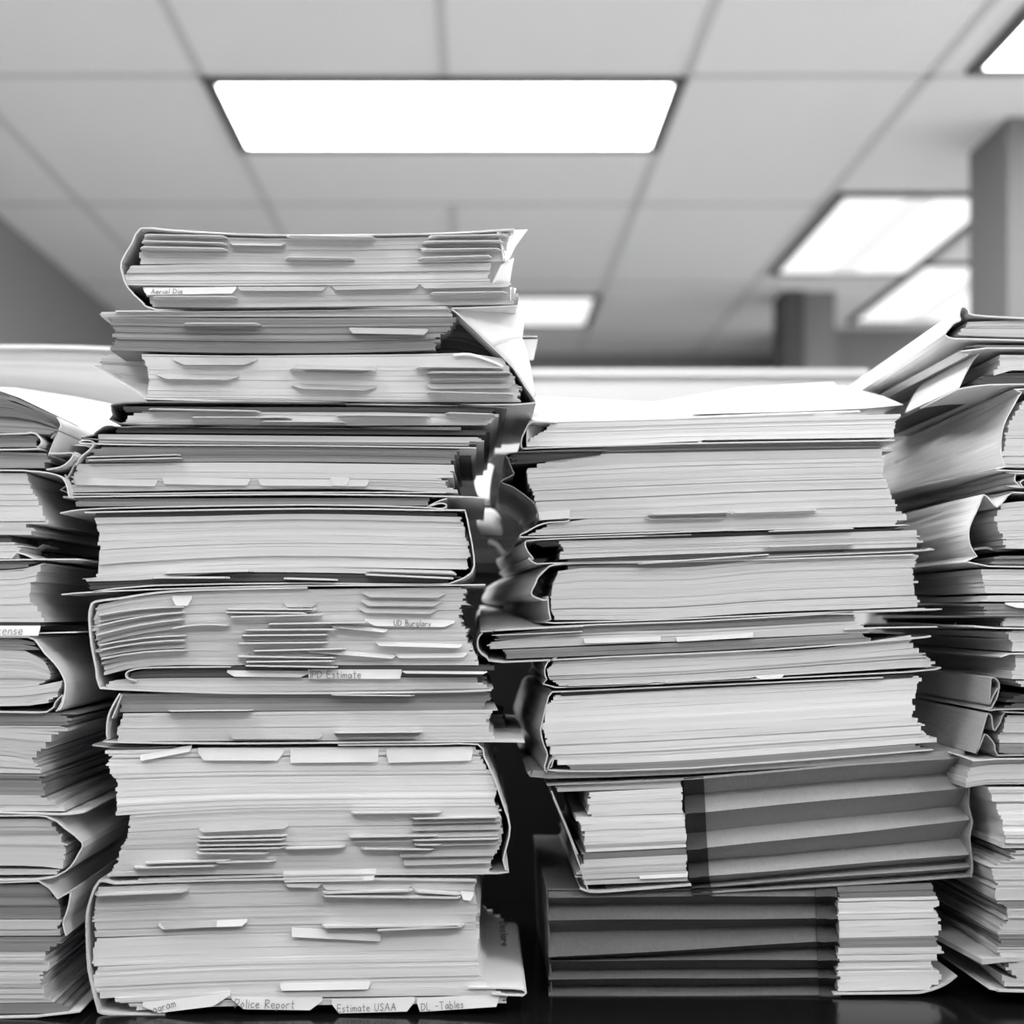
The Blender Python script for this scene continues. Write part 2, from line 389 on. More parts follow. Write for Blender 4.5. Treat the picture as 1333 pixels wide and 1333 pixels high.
plate(t, [[(646, 300, -.002), (668, 299, .01), (687, 298.5, .03)], [(652, 322, -.001), (662, 322, .006), (671, 321, .018)], [(655, 340, -.001), (658, 341, .002), (661, 341, .004)]])
plate(t, [[(652, 345, -.001), (660, 340, .006), (669, 336, .014)], [(640, 370, -.002), (650, 370, .003), (663, 371, .010)]])
plate(t, [[(664, 374, -.001), (672, 375, .006)], [(664, 393, -.001), (668, 392, .006)]])
tabs(t, [(190, 309, 297, 311), (186, 317, 296, 320), (184, 325, 297, 327), (374, 310, 490, 312), (372, 338, 462, 339), (557, 311, 660, 309), (550, 318, 655, 317), (548, 328, 652, 327), (545, 339, 640, 336)], p=9)
tabs(t, [(545, 322, 650, 323), (300, 316, 372, 317)], h=6, p=6, m='tabg')
tab(t, 188, 376, 308, 374, h=10, p=4, txt='Aerial Dia', size=7, tx=10)
tabs(t, [(310, 374, 425, 374), (433, 373, 545, 371), (548, 371, 665, 369)], h=7, p=5, m='tabg')
tabs(t, [(200, 389, 310, 389), (560, 384, 660, 383)], p=9)
# A2
t = fA('file_folder', 'folder second from the top of the tallest stack, its cover falling slantwise at the right', 524)
sheet(t, [(150, 405), (300, 404), (450, 402), (560, 400), (586, 401), (604, 416), (640, 450), (668, 478), (684, 503), (697, 521), (690, 525), (640, 527), (500, 526), (400, 523), (300, 522), (188, 519)], 1.9, sm=2, depth=.27)
block(t, [(130, 406), (560, 402)], [(148, 412), (560, 412)], [127, 140], [586, 592], m='pale', jl=5, depth=.27, lay=1.6)
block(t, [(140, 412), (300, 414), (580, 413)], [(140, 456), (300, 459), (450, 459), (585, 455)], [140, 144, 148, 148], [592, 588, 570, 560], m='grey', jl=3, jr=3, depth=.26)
block(t, [(130, 457), (250, 461), (590, 457)], [(130, 492), (250, 505), (590, 505)], [148, 132, 128, 140, 160], 560, dY=.05, depth=.22, jl=4, m='paper')
block(t, [(180, 461), (300, 463), (450, 462), (550, 461), (600, 460), (660, 468), (680, 478)], [(190, 519), (400, 521), (500, 523), (690, 523)], [184, 193, 194, 190], [655, 672, 676, 678], jl=1, jr=2)
tabs(t, [(226, 466, 335, 466), (385, 475, 490, 478)], h=11, p=5, m='tabg', ch=16)
tabs(t, [(205, 487, 312, 489), (380, 500, 490, 503)], h=8, p=6, m='tabg', ch=14)
tabs(t, [(455, 427, 557, 429)], h=9, p=5, m='tabg')
tabs(t, [(542, 480, 655, 481), (556, 487, 665, 487), (556, 512, 668, 515), (378, 482, 490, 484), (240, 424, 340, 424)], p=10)
tabs(t, [(556, 488, 664, 488), (556, 500, 668, 499)], h=8, p=5, m='tabg')
sheet(t, [(590, 462), (612, 461), (640, 470), (655, 477)], 3, dY=-.004, depth=.15, m='white', name='turned_page')
block(t, [(300, 420), (600, 424), (640, 446), (660, 470)], [(300, 424), (660, 478)], 400, [612, 640, 655], m='dark', dY=.03, depth=.2, name='inner_pages')  # dark block stands for the shade inside the slanting cover
plate(t, [[(590, 401, .004), (640, 398, .02), (686, 394, .035)], [(614, 424, .003), (650, 420, .014), (683, 418, .028)], [(642, 450, .002), (660, 444, .010), (680, 440, .02)]], name='rear_flap')
plate(t, [[(640, 448, .003), (664, 442, .012), (680, 440, .018)], [(662, 470, .002), (676, 462, .008), (687, 458, .015)], [(680, 495, .001), (687, 488, .006), (692, 484, .012)], [(696, 520, 0), (697, 516, .003), (697, 514, .006)]], name='outer_flap', m='coverw')
sheet(t, [(672, 438), (699, 438), (700, 442), (673, 443)], 2, dY=.12, depth=.1, m='coverw', name='loose_slip', sm=1)
# A3
t = fA('file_folder', 'thin dark folder right under the folder with the slanting cover', 556)
sheet(t, [(660, 531), (600, 527), (400, 524), (200, 523), (150, 526), (145, 530), (147, 540), (155, 551), (300, 556), (600, 557)], 1.8, sm=2, depth=.28, m='coverd')
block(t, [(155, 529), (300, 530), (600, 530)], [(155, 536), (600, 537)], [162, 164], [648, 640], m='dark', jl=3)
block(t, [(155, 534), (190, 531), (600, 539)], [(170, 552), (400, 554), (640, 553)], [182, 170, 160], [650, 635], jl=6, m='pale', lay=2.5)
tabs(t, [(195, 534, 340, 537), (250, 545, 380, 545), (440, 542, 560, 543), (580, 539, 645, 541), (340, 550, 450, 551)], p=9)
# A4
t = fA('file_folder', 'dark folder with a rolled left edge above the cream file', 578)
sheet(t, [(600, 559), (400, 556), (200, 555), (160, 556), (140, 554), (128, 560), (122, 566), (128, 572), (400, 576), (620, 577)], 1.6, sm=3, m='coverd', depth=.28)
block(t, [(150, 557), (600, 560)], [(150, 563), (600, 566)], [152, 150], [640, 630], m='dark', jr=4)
block(t, [(125, 565), (600, 569)], [(125, 570), (600, 575)], [128, 127], [620, 622], m='pale', jr=4)
block(t, [(125, 570), (600, 574)], [(130, 576), (600, 580)], [128, 126], [610, 612], m='paper', jr=3, dY=-.002)
# A5
t = fA('file_folder', 'grey paper file whose cover loops forward at its left end', 602)
sheet(t, [(620, 583), (400, 580), (200, 579), (112, 577), (104, 575), (112, 573), (122, 576), (116, 586), (106, 594), (98, 606)], 1.5, sm=3, m='cover', depth=.27)
block(t, [(120, 582), (400, 582), (610, 586)], [(110, 602), (400, 601), (600, 604)], [128, 122, 116], [600, 594, 588], m='grey', jl=3, jr=3)
tabs(t, [(115, 600, 238, 597), (114, 596, 236, 593)], p=6)
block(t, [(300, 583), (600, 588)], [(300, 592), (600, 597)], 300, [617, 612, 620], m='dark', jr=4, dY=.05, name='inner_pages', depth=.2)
# A6
t = fA('paper_bundle', 'cream bundle with two flat tab sheets, a third of the way down the tallest stack', 642)
block(t, [(95, 604), (300, 602), (600, 605)], [(95, 620), (300, 619), (600, 622)], [100, 96], [592, 584], jl=1, jr=2)
block(t, [(85, 620), (300, 619), (600, 622)], [(90, 641), (300, 637), (450, 636), (600, 642)], [95, 93, 90], [578, 574, 590], m='pale', jl=2, jr=4)
tabs(t, [(98, 623, 205, 625), (212, 622, 325, 624), (337, 624, 480, 625)], h=9, p=2, ch=3, m='tabm')
tab(t, 430, 621, 455, 622, h=12, p=3, ch=10, m='tabm')
sheet(t, [(84, 618), (90, 630), (92, 643), (300, 641), (580, 641)], 1.4, m='cover', depth=.27, sm=2)
# A7
t = fA('file_folder', 'flattened dark folder with an S-shaped fold at its right end', 662)
sheet(t, [(82, 647), (200, 645), (400, 643), (580, 646), (627, 648), (630, 650)], 1.8, m='cover', depth=.27, sm=2)
block(t, [(100, 649), (570, 648)], [(90, 659), (570, 658)], [103, 92], [560, 556], m='grey', jl=3)
sheet(t, [(78, 668), (110, 663), (200, 660), (400, 657), (540, 660), (575, 662), (581, 657), (572, 655), (556, 660), (572, 652), (582, 649)], 1.6, m='cover', depth=.26, sm=3, name='inner_cover')
# A8
t = fA('file_folder', 'thick folder of white paper with a square dark-lined spine at its right', 761)
sheet(t, [(110, 667), (200, 665), (400, 662), (560, 664), (600, 664), (606, 667), (611, 690), (617, 725), (614, 745), (592, 757), (560, 761), (400, 759), (200, 762), (122, 770)], 1.9, m='cover', depth=.28, sm=2)
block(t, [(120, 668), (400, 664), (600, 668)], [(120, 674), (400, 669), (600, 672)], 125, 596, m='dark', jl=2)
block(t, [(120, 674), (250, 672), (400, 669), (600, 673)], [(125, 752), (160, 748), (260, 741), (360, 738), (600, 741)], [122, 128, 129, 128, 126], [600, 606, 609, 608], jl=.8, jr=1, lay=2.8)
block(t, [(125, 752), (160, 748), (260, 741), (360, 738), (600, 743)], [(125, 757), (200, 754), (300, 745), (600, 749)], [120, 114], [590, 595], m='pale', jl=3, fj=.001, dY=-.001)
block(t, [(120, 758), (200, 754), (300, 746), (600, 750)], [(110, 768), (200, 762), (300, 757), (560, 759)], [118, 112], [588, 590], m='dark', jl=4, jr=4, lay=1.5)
tabs(t, [(477, 743, 592, 746), (476, 748, 590, 753), (215, 746, 330, 743), (200, 752, 300, 752), (370, 753, 440, 755)], p=7, thk=2.4)
# A9
t = fA('file_folder', 'bulging folder full of stepped index tabs, midway down the tallest stack', 903)
sheet(t, [(80, 774), (130, 770), (300, 764), (450, 762), (560, 762), (632, 761)], 1.7, m='coverw', sm=2, depth=.26, name='divider')
sheet(t, [(400, 765), (260, 768), (200, 772), (155, 779), (124, 783), (118, 790), (116, 805), (119, 840), (125, 870), (129, 892), (150, 897), (300, 902), (450, 902), (600, 900), (640, 898)], 2.6, m='cover', sm=2)
block(t, [(124, 788), (160, 780), (220, 773), (300, 769), (620, 764)], [(125, 873), (140, 880), (170, 870), (220, 866), (300, 866), (620, 866)], [128, 124, 127, 130, 139], [603, 605, 600, 606, 612, 622], m='pale', jl=1.5, jr=3, lay=2.2)
tabs(t, [(130, 801, 240, 790), (128, 815, 242, 797), (127, 827, 241, 806), (130, 840, 245, 827), (132, 846, 243, 833), (134, 857, 246, 846), (225, 818, 300, 814)], p=7, sag=-3, ch=2, thk=1.8)
tabs(t, [(130, 805, 238, 793), (130, 820, 240, 800), (132, 832, 240, 812), (133, 849, 244, 838)], h=6, p=4, m='tabg', sag=-3, ch=2)
tab(t, 225, 776, 250, 776, h=13, p=3, ch=12, m='coverw')
tabs(t, [(296, 793, 410, 793), (295, 797, 400, 798), (300, 803, 420, 800), (350, 812, 480, 810), (320, 820, 440, 819), (315, 827, 428, 826), (310, 837, 427, 836), (330, 847, 450, 844), (310, 854, 438, 856), (320, 861, 436, 860), (320, 866, 440, 868)], p=8, thk=2.0, ch=3)
tabs(t, [(315, 829, 425, 828), (325, 848, 430, 848), (370, 785, 412, 785)], h=6, p=4, m='tabg')
tab(t, 370, 790, 413, 792, h=5, p=5)
tabs(t, [(472, 770, 580, 771), (470, 781, 575, 782), (466, 790, 570, 792)], h=8, p=4, m='tabg', ch=10)
tab(t, 475, 806, 592, 808, h=9, p=3, txt='UD Burglary', size=7, tx=38, ch=14)
tabs(t, [(420, 804, 470, 802)], h=8, p=4, txt='ccident', size=6, tx=4) if False else None
tabs(t, [(430, 812, 505, 819), (490, 836, 602, 839), (400, 844, 515, 853)], h=5, p=6, ch=4)
tabs(t, [(515, 851, 608, 850)], h=6, p=5)
# lower half of A9
block(t, [(175, 876), (200, 869), (600, 867), (630, 869)], [(165, 884), (300, 884), (630, 884)], [172, 168], [636, 632], m='dark', jr=4)
sheet(t, [(300, 868), (200, 869), (172, 872), (164, 877), (166, 883), (178, 886)], 1.8, m='cover', sm=3, name='rolled_sheet')
tab(t, 296, 873, 402, 874, h=8, p=3, ch=10)
tab(t, 401, 872, 523, 872, h=12, p=3, txt='|PD Estimate', size=9, tx=4, ch=2)
tab(t, 524, 874, 634, 875, h=3, p=8, thk=2)
block(t, [(140, 886), (200, 883), (640, 882)], [(135, 897), (300, 901), (640, 897)], [150, 138, 142], [618, 626, 638], m='pale', jr=2, lay=3)
# A10
t = fA('file_folder', 'folder with a grey upper sheaf and a pale lower sheaf below the tab-stuffed folder', 970)
sheet(t, [(156, 903), (147, 918), (141, 932), (139, 948), (140, 962), (146, 966), (300, 968), (500, 966), (640, 965), (683, 966)], 2.2, m='cover', sm=2)
sheet(t, [(158, 905), (152, 920), (146, 935)], 1.5, m='cover', sm=2, name='inner_cover')
block(t, [(155, 903), (640, 900)], [(155, 927), (400, 925), (640, 924)], [158, 156], [634, 631], m='grey', jr=2)
block(t, [(150, 929), (400, 926), (640, 924)], [(145, 957), (400, 955), (640, 953)], [160, 156, 150], [640, 632, 638], jr=2, jl=.8)
block(t, [(150, 957), (640, 953)], [(148, 965), (640, 963)], [155, 152], [640, 644], m='pale', jr=2)
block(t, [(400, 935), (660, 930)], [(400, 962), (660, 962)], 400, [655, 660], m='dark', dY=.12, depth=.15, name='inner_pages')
tabs(t, [(220, 925, 330, 924), (435, 953, 550, 952), (432, 904, 540, 905)], p=8)
tabs(t, [(436, 955, 546, 955), (300, 956, 420, 956)], h=6, p=4, m='tabg')
# A11
t = fA('file_folder', 'thick folder with four white label tabs along its top edge', 1140)
sheet(t, [(440, 970), (560, 969), (622, 969), (630, 985), (642, 1010), (656, 1050), (664, 1077), (660, 1100), (655, 1120), (658, 1132), (648, 1137), (500, 1138), (400, 1139), (180, 1146)], 2.0, m='cover', sm=2)
sheet(t, [(120, 970), (160, 974), (230, 972)], 1.6, m='cover', name='divider', dY=.01)
block(t, [(135, 977), (300, 974), (620, 972)], [(140, 997), (300, 995), (620, 993)], [137, 142, 143], [618, 624, 628], jl=3, jr=1.5, lay=2.5, m='bright')
block(t, [(140, 997), (300, 995), (640, 993)], [(148, 1062), (240, 1056), (330, 1052), (640, 1049)], [141, 150, 151, 152, 149], [630, 644, 645, 642], jl=1.5, jr=1, lay=3, m='bright')
block(t, [(160, 1062), (240, 1056), (330, 1052), (640, 1049)], [(150, 1113), (300, 1110), (650, 1106)], [168, 168, 162, 155], [648, 655, 654, 648], m='paper', jl=1, jr=1.5, lay=2.4)
block(t, [(140, 1113), (300, 1110), (650, 1106)], [(140, 1141), (300, 1138), (640, 1136)], [156, 148, 140], [648, 640, 638], m='paper', jl=2, jr=1.5)
tab(t, 258, 974, 370, 974, h=16, p=3, ch=8, label='white label tab')
tab(t, 378, 976, 493, 975, h=17, p=3, ch=1); tab(t, 503, 975, 616, 972, h=18, p=3, ch=3); tab(t, 183, 983, 250, 970, h=8, p=3, ch=2)
tabs(t, [(260, 1078, 376, 1073)], h=5, p=5, m='tabg')
tabs(t, [(258, 1089, 374, 1086), (257, 1093, 372, 1091), (257, 1099, 374, 1097), (259, 1104, 370, 1102), (255, 1109, 350, 1109), (190, 1122, 300, 1118), (175, 1128, 285, 1125), (280, 1121, 360, 1119), (455, 1088, 570, 1086), (535, 1064, 650, 1062), (535, 1092, 650, 1090), (540, 1098, 575, 1098), (370, 1103, 450, 1101), (470, 1103, 565, 1104), (458, 1057, 575, 1056)], p=7, thk=1.8)
tabs(t, [(537, 1065, 652, 1062), (536, 1074, 652, 1072), (536, 1083, 650, 1081), (537, 1094, 648, 1092), (525, 1119, 640, 1116), (460, 1089, 540, 1088), (257, 1094, 372, 1092), (520, 1108, 645, 1106)], h=7, p=4, m='tabg', ch=2)
tab(t, 369, 1134, 486, 1132, h=14, p=3, ch=2)
tab(t, 470, 1132, 490, 1131, h=14, p=4, ch=9)
# A12
t = fA('file_folder', 'very thick bottom folder of the tallest stack, with handwritten tabs hanging below it', 1322)
sheet(t, [(620, 1146), (400, 1144), (200, 1148), (150, 1150), (129, 1147), (118, 1170), (113, 1192), (113, 1225), (115, 1260), (120, 1285), (127, 1312), (133, 1319), (170, 1322), (215, 1321)], 3.0, m='cover', sm=2)
block(t, [(125, 1155), (300, 1148), (500, 1145), (620, 1147)], [(120, 1220), (300, 1215), (620, 1210)], [128, 124, 122, 124], [620, 617, 622, 622], m='paper', jl=1.5, jr=2.5, lay=2.8)
block(t, [(122, 1222), (300, 1215), (620, 1210)], [(120, 1258), (300, 1251), (620, 1246)], [128, 122, 121, 122], [624, 623, 624], jl=1, jr=1.5, lay=3.4, m='bright')
block(t, [(122, 1259), (300, 1251), (620, 1246)], [(135, 1300), (180, 1297), (300, 1292), (620, 1284)], [128, 122, 123, 132], [622, 624, 634], jl=.6, jr=1, lay=3.4, m='bright')
block(t, [(150, 1299), (300, 1293), (660, 1284)], [(150, 1306), (300, 1300), (660, 1295)], [150, 158], [640, 662], jl=3, jr=2, lay=2, dY=-.001, m='bright')
block(t, [(155, 1307), (300, 1302), (660, 1297)], [(160, 1316), (300, 1310), (660, 1306)], [164, 172], [662, 655], jl=4, jr=2, lay=3, m='bright')
sheet(t, [(610, 1286), (640, 1286), (670, 1287), (682, 1289), (681, 1296), (640, 1294)], 2.2, m='white', sm=2, depth=.25, name='bottom_sheet')
def surf_flap(px, py):      # px across the sheet, py measured back along it
    X = (px-CX)*YA/F; Y = YA+(1286-py)*.0022; return (X, Y, ZC-(1284-CY)*YA/F+.0004)
fl = [o for o in t.o.children if o.name.startswith('bottom_sheet')][0]
lettering(t, fl, 'Declare', 657, 1175, 11, surf_flap, ang=math.pi/2, wid=1.6)
tabs(t, [(125, 1163, 245, 1158), (420, 1160, 537, 1157), (420, 1164, 600, 1166), (540, 1158, 600, 1162)], p=8, thk=2.4)
tabs(t, [(420, 1151, 535, 1151), (210, 1200, 322, 1198), (370, 1147, 420, 1148)], h=7, p=4, m='tabg', ch=6)
tab(t, 207, 1202, 322, 1197, h=7, p=4, ch=6); tab(t, 380, 1208, 496, 1214, h=11, p=3, ch=1)
tabs(t, [(420, 1204, 600, 1202), (488, 1208, 604, 1203)], p=8, thk=2.6)
tab(t, 600, 1160, 616, 1162, h=10, p=4, ch=5)
tab(t, 365, 1281, 482, 1279, h=8, p=3, m='tab', ch=3)
tab(t, 186, 1304, 300, 1290, h=16, p=4, ch=22, txt='agram', size=9, tx=16, ang=-.3, ty=1317)
tab(t, 302, 1295, 420, 1297, h=17, p=4, ch=16, txt='Police Report', size=10, tx=5)
tab(t, 432, 1301, 540, 1298, h=17, p=4, ch=10, txt='Estimate USAA', size=8.6, tx=8, name='index_tab')
tab(t, 543, 1300, 650, 1293, h=16, p=4, ch=4, txt='DL -Tables', size=8.5, tx=6)

# ================================================================== STACK B (right of centre)
YB_ = 1.23
GB = 'files in the stack right of the tallest one'
def fB(name, label, y, cat='file', x=950, Y=YB_, g=GB): return Thing(name, label, cat, g, x, y, Y)
# B1
t = fB('file_folder', 'brightly lit white file on top of the right-of-centre stack', 582)
sheet(t, [(725, 550), (700, 549), (690, 550), (684, 560), (679, 572), (681, 584), (700, 583), (900, 577), (1165, 573)], 1.8, m='coverw', sm=3)
block(t, [(715, 552), (900, 547), (1050, 542), (1175, 539)], [(690, 580), (800, 577), (900, 573), (1165, 569)], [718, 706, 692, 684], [1174, 1168, 1164, 1166], lay=2.6, m='bright')
sheet(t, [(686, 580), (800, 578), (907, 573), (908, 577)], 2.6, m='white', dY=-.003, depth=.1, name='top_sheet')
plate(t, [[(686, 556, .004), (700, 552, .02), (712, 553, .03)], [(685, 580, .002), (694, 576, .01), (702, 566, .02)]])
# B2
t = fB('file_folder', 'deep white paper file second from the top of the right-of-centre stack', 702)
sheet(t, [(790, 586), (720, 587), (663, 590), (662, 598), (667, 612), (668, 618), (652, 627), (668, 634), (690, 650), (698, 660), (702, 678)], 1.6, m='coverd', sm=3)
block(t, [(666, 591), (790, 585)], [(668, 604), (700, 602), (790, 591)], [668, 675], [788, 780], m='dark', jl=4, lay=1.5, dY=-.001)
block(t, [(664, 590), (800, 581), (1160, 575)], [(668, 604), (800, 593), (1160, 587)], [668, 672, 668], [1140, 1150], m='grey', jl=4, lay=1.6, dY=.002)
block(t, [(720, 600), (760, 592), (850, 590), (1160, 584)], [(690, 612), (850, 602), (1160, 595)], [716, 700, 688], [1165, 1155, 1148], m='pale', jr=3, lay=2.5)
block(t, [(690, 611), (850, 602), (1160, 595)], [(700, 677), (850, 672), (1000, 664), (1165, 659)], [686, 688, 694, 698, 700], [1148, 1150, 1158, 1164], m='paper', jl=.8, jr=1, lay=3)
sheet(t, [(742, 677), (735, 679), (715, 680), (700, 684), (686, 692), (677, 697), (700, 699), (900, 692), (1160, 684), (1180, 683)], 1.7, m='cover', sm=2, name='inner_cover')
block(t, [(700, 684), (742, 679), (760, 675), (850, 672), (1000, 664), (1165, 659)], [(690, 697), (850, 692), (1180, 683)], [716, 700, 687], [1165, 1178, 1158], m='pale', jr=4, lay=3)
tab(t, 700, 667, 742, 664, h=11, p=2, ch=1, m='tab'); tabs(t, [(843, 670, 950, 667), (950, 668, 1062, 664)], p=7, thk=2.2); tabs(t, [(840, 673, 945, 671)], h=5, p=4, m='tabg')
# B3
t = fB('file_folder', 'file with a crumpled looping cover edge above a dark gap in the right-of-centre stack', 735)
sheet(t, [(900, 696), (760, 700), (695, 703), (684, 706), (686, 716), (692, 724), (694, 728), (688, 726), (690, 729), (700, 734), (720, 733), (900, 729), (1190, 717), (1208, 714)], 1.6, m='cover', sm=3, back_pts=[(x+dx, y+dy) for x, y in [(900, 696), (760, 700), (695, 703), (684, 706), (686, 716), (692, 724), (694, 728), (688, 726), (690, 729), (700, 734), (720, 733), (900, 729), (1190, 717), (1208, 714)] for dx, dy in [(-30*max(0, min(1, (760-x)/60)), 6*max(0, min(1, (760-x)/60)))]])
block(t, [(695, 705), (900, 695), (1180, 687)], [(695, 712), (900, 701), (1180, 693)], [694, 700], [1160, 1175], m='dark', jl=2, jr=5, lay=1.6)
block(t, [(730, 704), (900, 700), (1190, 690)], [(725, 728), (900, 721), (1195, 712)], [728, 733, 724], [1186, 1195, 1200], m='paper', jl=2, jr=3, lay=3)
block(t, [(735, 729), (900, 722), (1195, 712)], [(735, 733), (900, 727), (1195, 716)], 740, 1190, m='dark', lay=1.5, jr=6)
tabs(t, [(838, 695, 955, 690), (995, 712, 1110, 708), (1000, 692, 1110, 688)], p=7, thk=1.6)
# B4
t = fB('file_folder', 'thick white file in a dark cover folded open at its left', 812)
sheet(t, [(1190, 722), (900, 731), (760, 733), (722, 735), (712, 740), (700, 752), (698, 758), (692, 770), (694, 776), (704, 780), (711, 781), (713, 776), (714, 790), (717, 806), (722, 811), (900, 805), (1060, 798), (1210, 794)], 1.9, m='cover', sm=2, back_pts=[(x+dx, y+dy) for x, y in [(1190, 722), (900, 731), (760, 733), (722, 735), (712, 740), (700, 752), (698, 758), (692, 770), (694, 776), (704, 780), (711, 781), (713, 776), (714, 790), (717, 806), (722, 811), (900, 805), (1060, 798), (1210, 794)] for dx, dy in [(-62*max(0, min(1, (760-x)/60)), 4*max(0, min(1, (760-x)/60)))]])
block(t, [(730, 737), (900, 731), (1000, 722), (1190, 717)], [(725, 743), (900, 738), (1190, 723)], 740, 1188, m='grey', jr=4, lay=1.8)
block(t, [(722, 745), (740, 740), (900, 738), (1000, 728), (1190, 722)], [(722, 807), (850, 806), (1000, 797), (1192, 790)], [728, 720, 718, 717, 722], [1195, 1190, 1191, 1192, 1196], jl=.6, jr=1.8, lay=3)
tabs(t, [(830, 734, 1000, 722), (1180, 794, 1225, 793)], p=7, thk=1.8)
block(t, [(900, 804), (1210, 791)], [(900, 806), (1210, 795)], 1000, [1210, 1222], m='paper', jr=6)
# B5
t = fB('file_folder', 'folder jutting out to the left with small printed tabs, middle of the right-of-centre stack', 863)
sheet(t, [(1110, 797), (900, 809), (780, 813), (640, 821), (628, 824), (622, 833), (623, 846), (634, 856), (655, 862), (800, 855), (1000, 846), (1180, 832), (1212, 828)], 2.0, m='cover', sm=2, back_pts=[(x+dx, y+dy) for x, y in [(1110, 797), (900, 809), (780, 813), (640, 821), (628, 824), (622, 833), (623, 846), (634, 856), (655, 862), (800, 855), (1000, 846), (1180, 832), (1212, 828)] for dx, dy in [(0, -34*max(0, min(1, (770-x)/110)))]])
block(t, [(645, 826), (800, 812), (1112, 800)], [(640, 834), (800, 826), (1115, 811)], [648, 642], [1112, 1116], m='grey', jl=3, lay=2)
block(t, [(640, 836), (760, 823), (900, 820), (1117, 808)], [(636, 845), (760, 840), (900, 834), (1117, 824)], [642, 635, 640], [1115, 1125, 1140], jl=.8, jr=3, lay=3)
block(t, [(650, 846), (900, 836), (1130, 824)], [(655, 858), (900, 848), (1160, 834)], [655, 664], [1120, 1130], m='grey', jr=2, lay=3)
sheet(t, [(1100, 819), (1150, 817), (1220, 816)], 1.6, m='coverw', name='loose_sheet', sm=1, depth=.2)
tabs(t, [(760, 832, 860, 829), (880, 830, 980, 824)], h=6, p=3, ch=1); tabs(t, [(640, 821, 760, 815), (640, 827, 758, 822)], p=5, thk=1.4)
# B6
t = fB('paper_bundle', 'white bundle with a ragged right end just above the thickest white file of its stack', 897)
sheet(t, [(725, 856), (713, 862), (709, 874), (712, 884), (724, 895), (900, 888), (1180, 875), (1225, 869)], 1.5, m='cover', sm=2)
block(t, [(714, 862), (900, 851), (1060, 845), (1190, 826)], [(712, 880), (900, 872), (1195, 850)], [722, 711, 714], [1190, 1188, 1196, 1205], jr=3, jl=1, lay=3)
block(t, [(712, 881), (900, 872), (1195, 850)], [(724, 893), (900, 886), (1205, 868)], [714, 720, 730], [1202, 1205, 1212], m='pale', jr=6, jl=1.5, lay=3)
tabs(t, [(735, 892, 850, 888), (860, 888, 980, 881)], p=6, thk=1.6); tab(t, 983, 880, 1020, 878, h=5, p=4)
# B7
t = fB('file_folder', 'thickest white paper file of the right-of-centre stack, on a flat tan board', 1012)
sheet(t, [(1150, 882), (900, 893), (740, 900), (718, 902), (712, 915), (706, 940), (704, 953), (708, 970), (713, 983), (709, 997), (711, 1005), (716, 993), (722, 985), (718, 998), (726, 1004), (900, 1000), (1215, 976)], 1.7, m='cover', sm=2, back_pts=[(x+dx, y+dy) for x, y in [(1150, 882), (900, 893), (740, 900), (718, 902), (712, 915), (706, 940), (704, 953), (708, 970), (713, 983), (709, 997), (711, 1005), (716, 993), (722, 985), (718, 998), (726, 1004), (900, 1000), (1215, 976)] for dx, dy in [(-24*max(0, min(1, (760-x)/60)), 0)]])
block(t, [(725, 901), (900, 893), (1180, 877)], [(720, 907), (900, 897), (1190, 882)], 730, 1190, m='dark', jr=4, lay=1.6)
block(t, [(720, 905), (900, 896), (1190, 880)], [(712, 950), (900, 940), (1190, 925)], [724, 712, 709, 706], [1196, 1192, 1188, 1187], jl=1, jr=1.5, lay=3.2, m='bright')
block(t, [(705, 950), (900, 940), (1190, 925)], [(728, 996), (850, 992), (950, 986), (1215, 966)], [707, 712, 716, 730], [1188, 1193, 1205, 1218], jl=1.5, jr=2.5, lay=3.4, m='bright')
block(t, [(728, 996), (850, 992), (950, 986), (1200, 968)], [(735, 1002), (900, 999), (1200, 977)], 740, [1190, 1215], m='grey', jr=3)
sheet(t, [(690, 1004), (715, 1009), (900, 1003), (1100, 990), (1256, 981)], 9, m='kraft', sm=2, name='backing_board', depth=.29, dY=.001)
# bellows helper
def bellows(th, x0, x1, rows, m, off=0.0, name='gusset', n=12, slx=0.0, label=None):
    """rows: (y at x0, y at x1, fold depth in mm) from top to bottom; x edges shift slx per row"""
    V = []; Fc = []
    R = len(rows)
    for j, (ya, yb, d) in enumerate(rows):
        for i in range(n):
            u = i/(n-1); s = slx*j
            px = x0+s+(x1-x0)*u
            Y = th.Y+d/1000+off
            X, _, Z = W(px, ya+(yb-ya)*u+math.sin(u*7+j)*.5, th.Y+d/1000); V.append((X, Y, Z))
    for j in range(R-1):
        for i in range(n-1):
            a = j*n+i; Fc.append((a, a+n, a+n+1, a+1))
    o = mesh(name, V, Fc, m, th=th, label=label)
    md = o.modifiers.new('card', 'SOLIDIFY'); md.thickness = .0012; md.offset = 0
    return o
def rowsub(rows, f0, f1): return [(a+(b-a)*f0, a+(b-a)*f1, d) for a, b, d in rows]
# B8
t = fB('expanding_file', 'brown expanding file with light pleats at its right and a dark cloth band', 1165)
R8 = [(1012, 985, 0), (1033, 1003, 22), (1058, 1025, 0), (1083, 1047, 23), (1105, 1068, 0), (1121, 1090, 23), (1141, 1112, 0), (1149, 1118, 18), (1155, 1128, 0), (1158, 1133, 15), (1163, 1141, 0)]
bellows(t, 905, 1258, R8, 'kraft', slx=.8)
bellows(t, 889, 915, rowsub([(a, b, d) for a, b, d in R8], -.02, .05), 'cloth', off=-.0035, slx=1.2, name='cloth_band', n=4)
sheet(t, [(1256, 984), (1262, 1010), (1261, 1050), (1266, 1070), (1262, 1090), (1266, 1125), (1264, 1142)], 2, m='kraft', sm=2, name='side_panel', depth=.27)
sheet(t, [(712, 1022), (900, 1014), (1100, 996), (1256, 986)], 2, m='kraft', sm=2, name='top_flap')
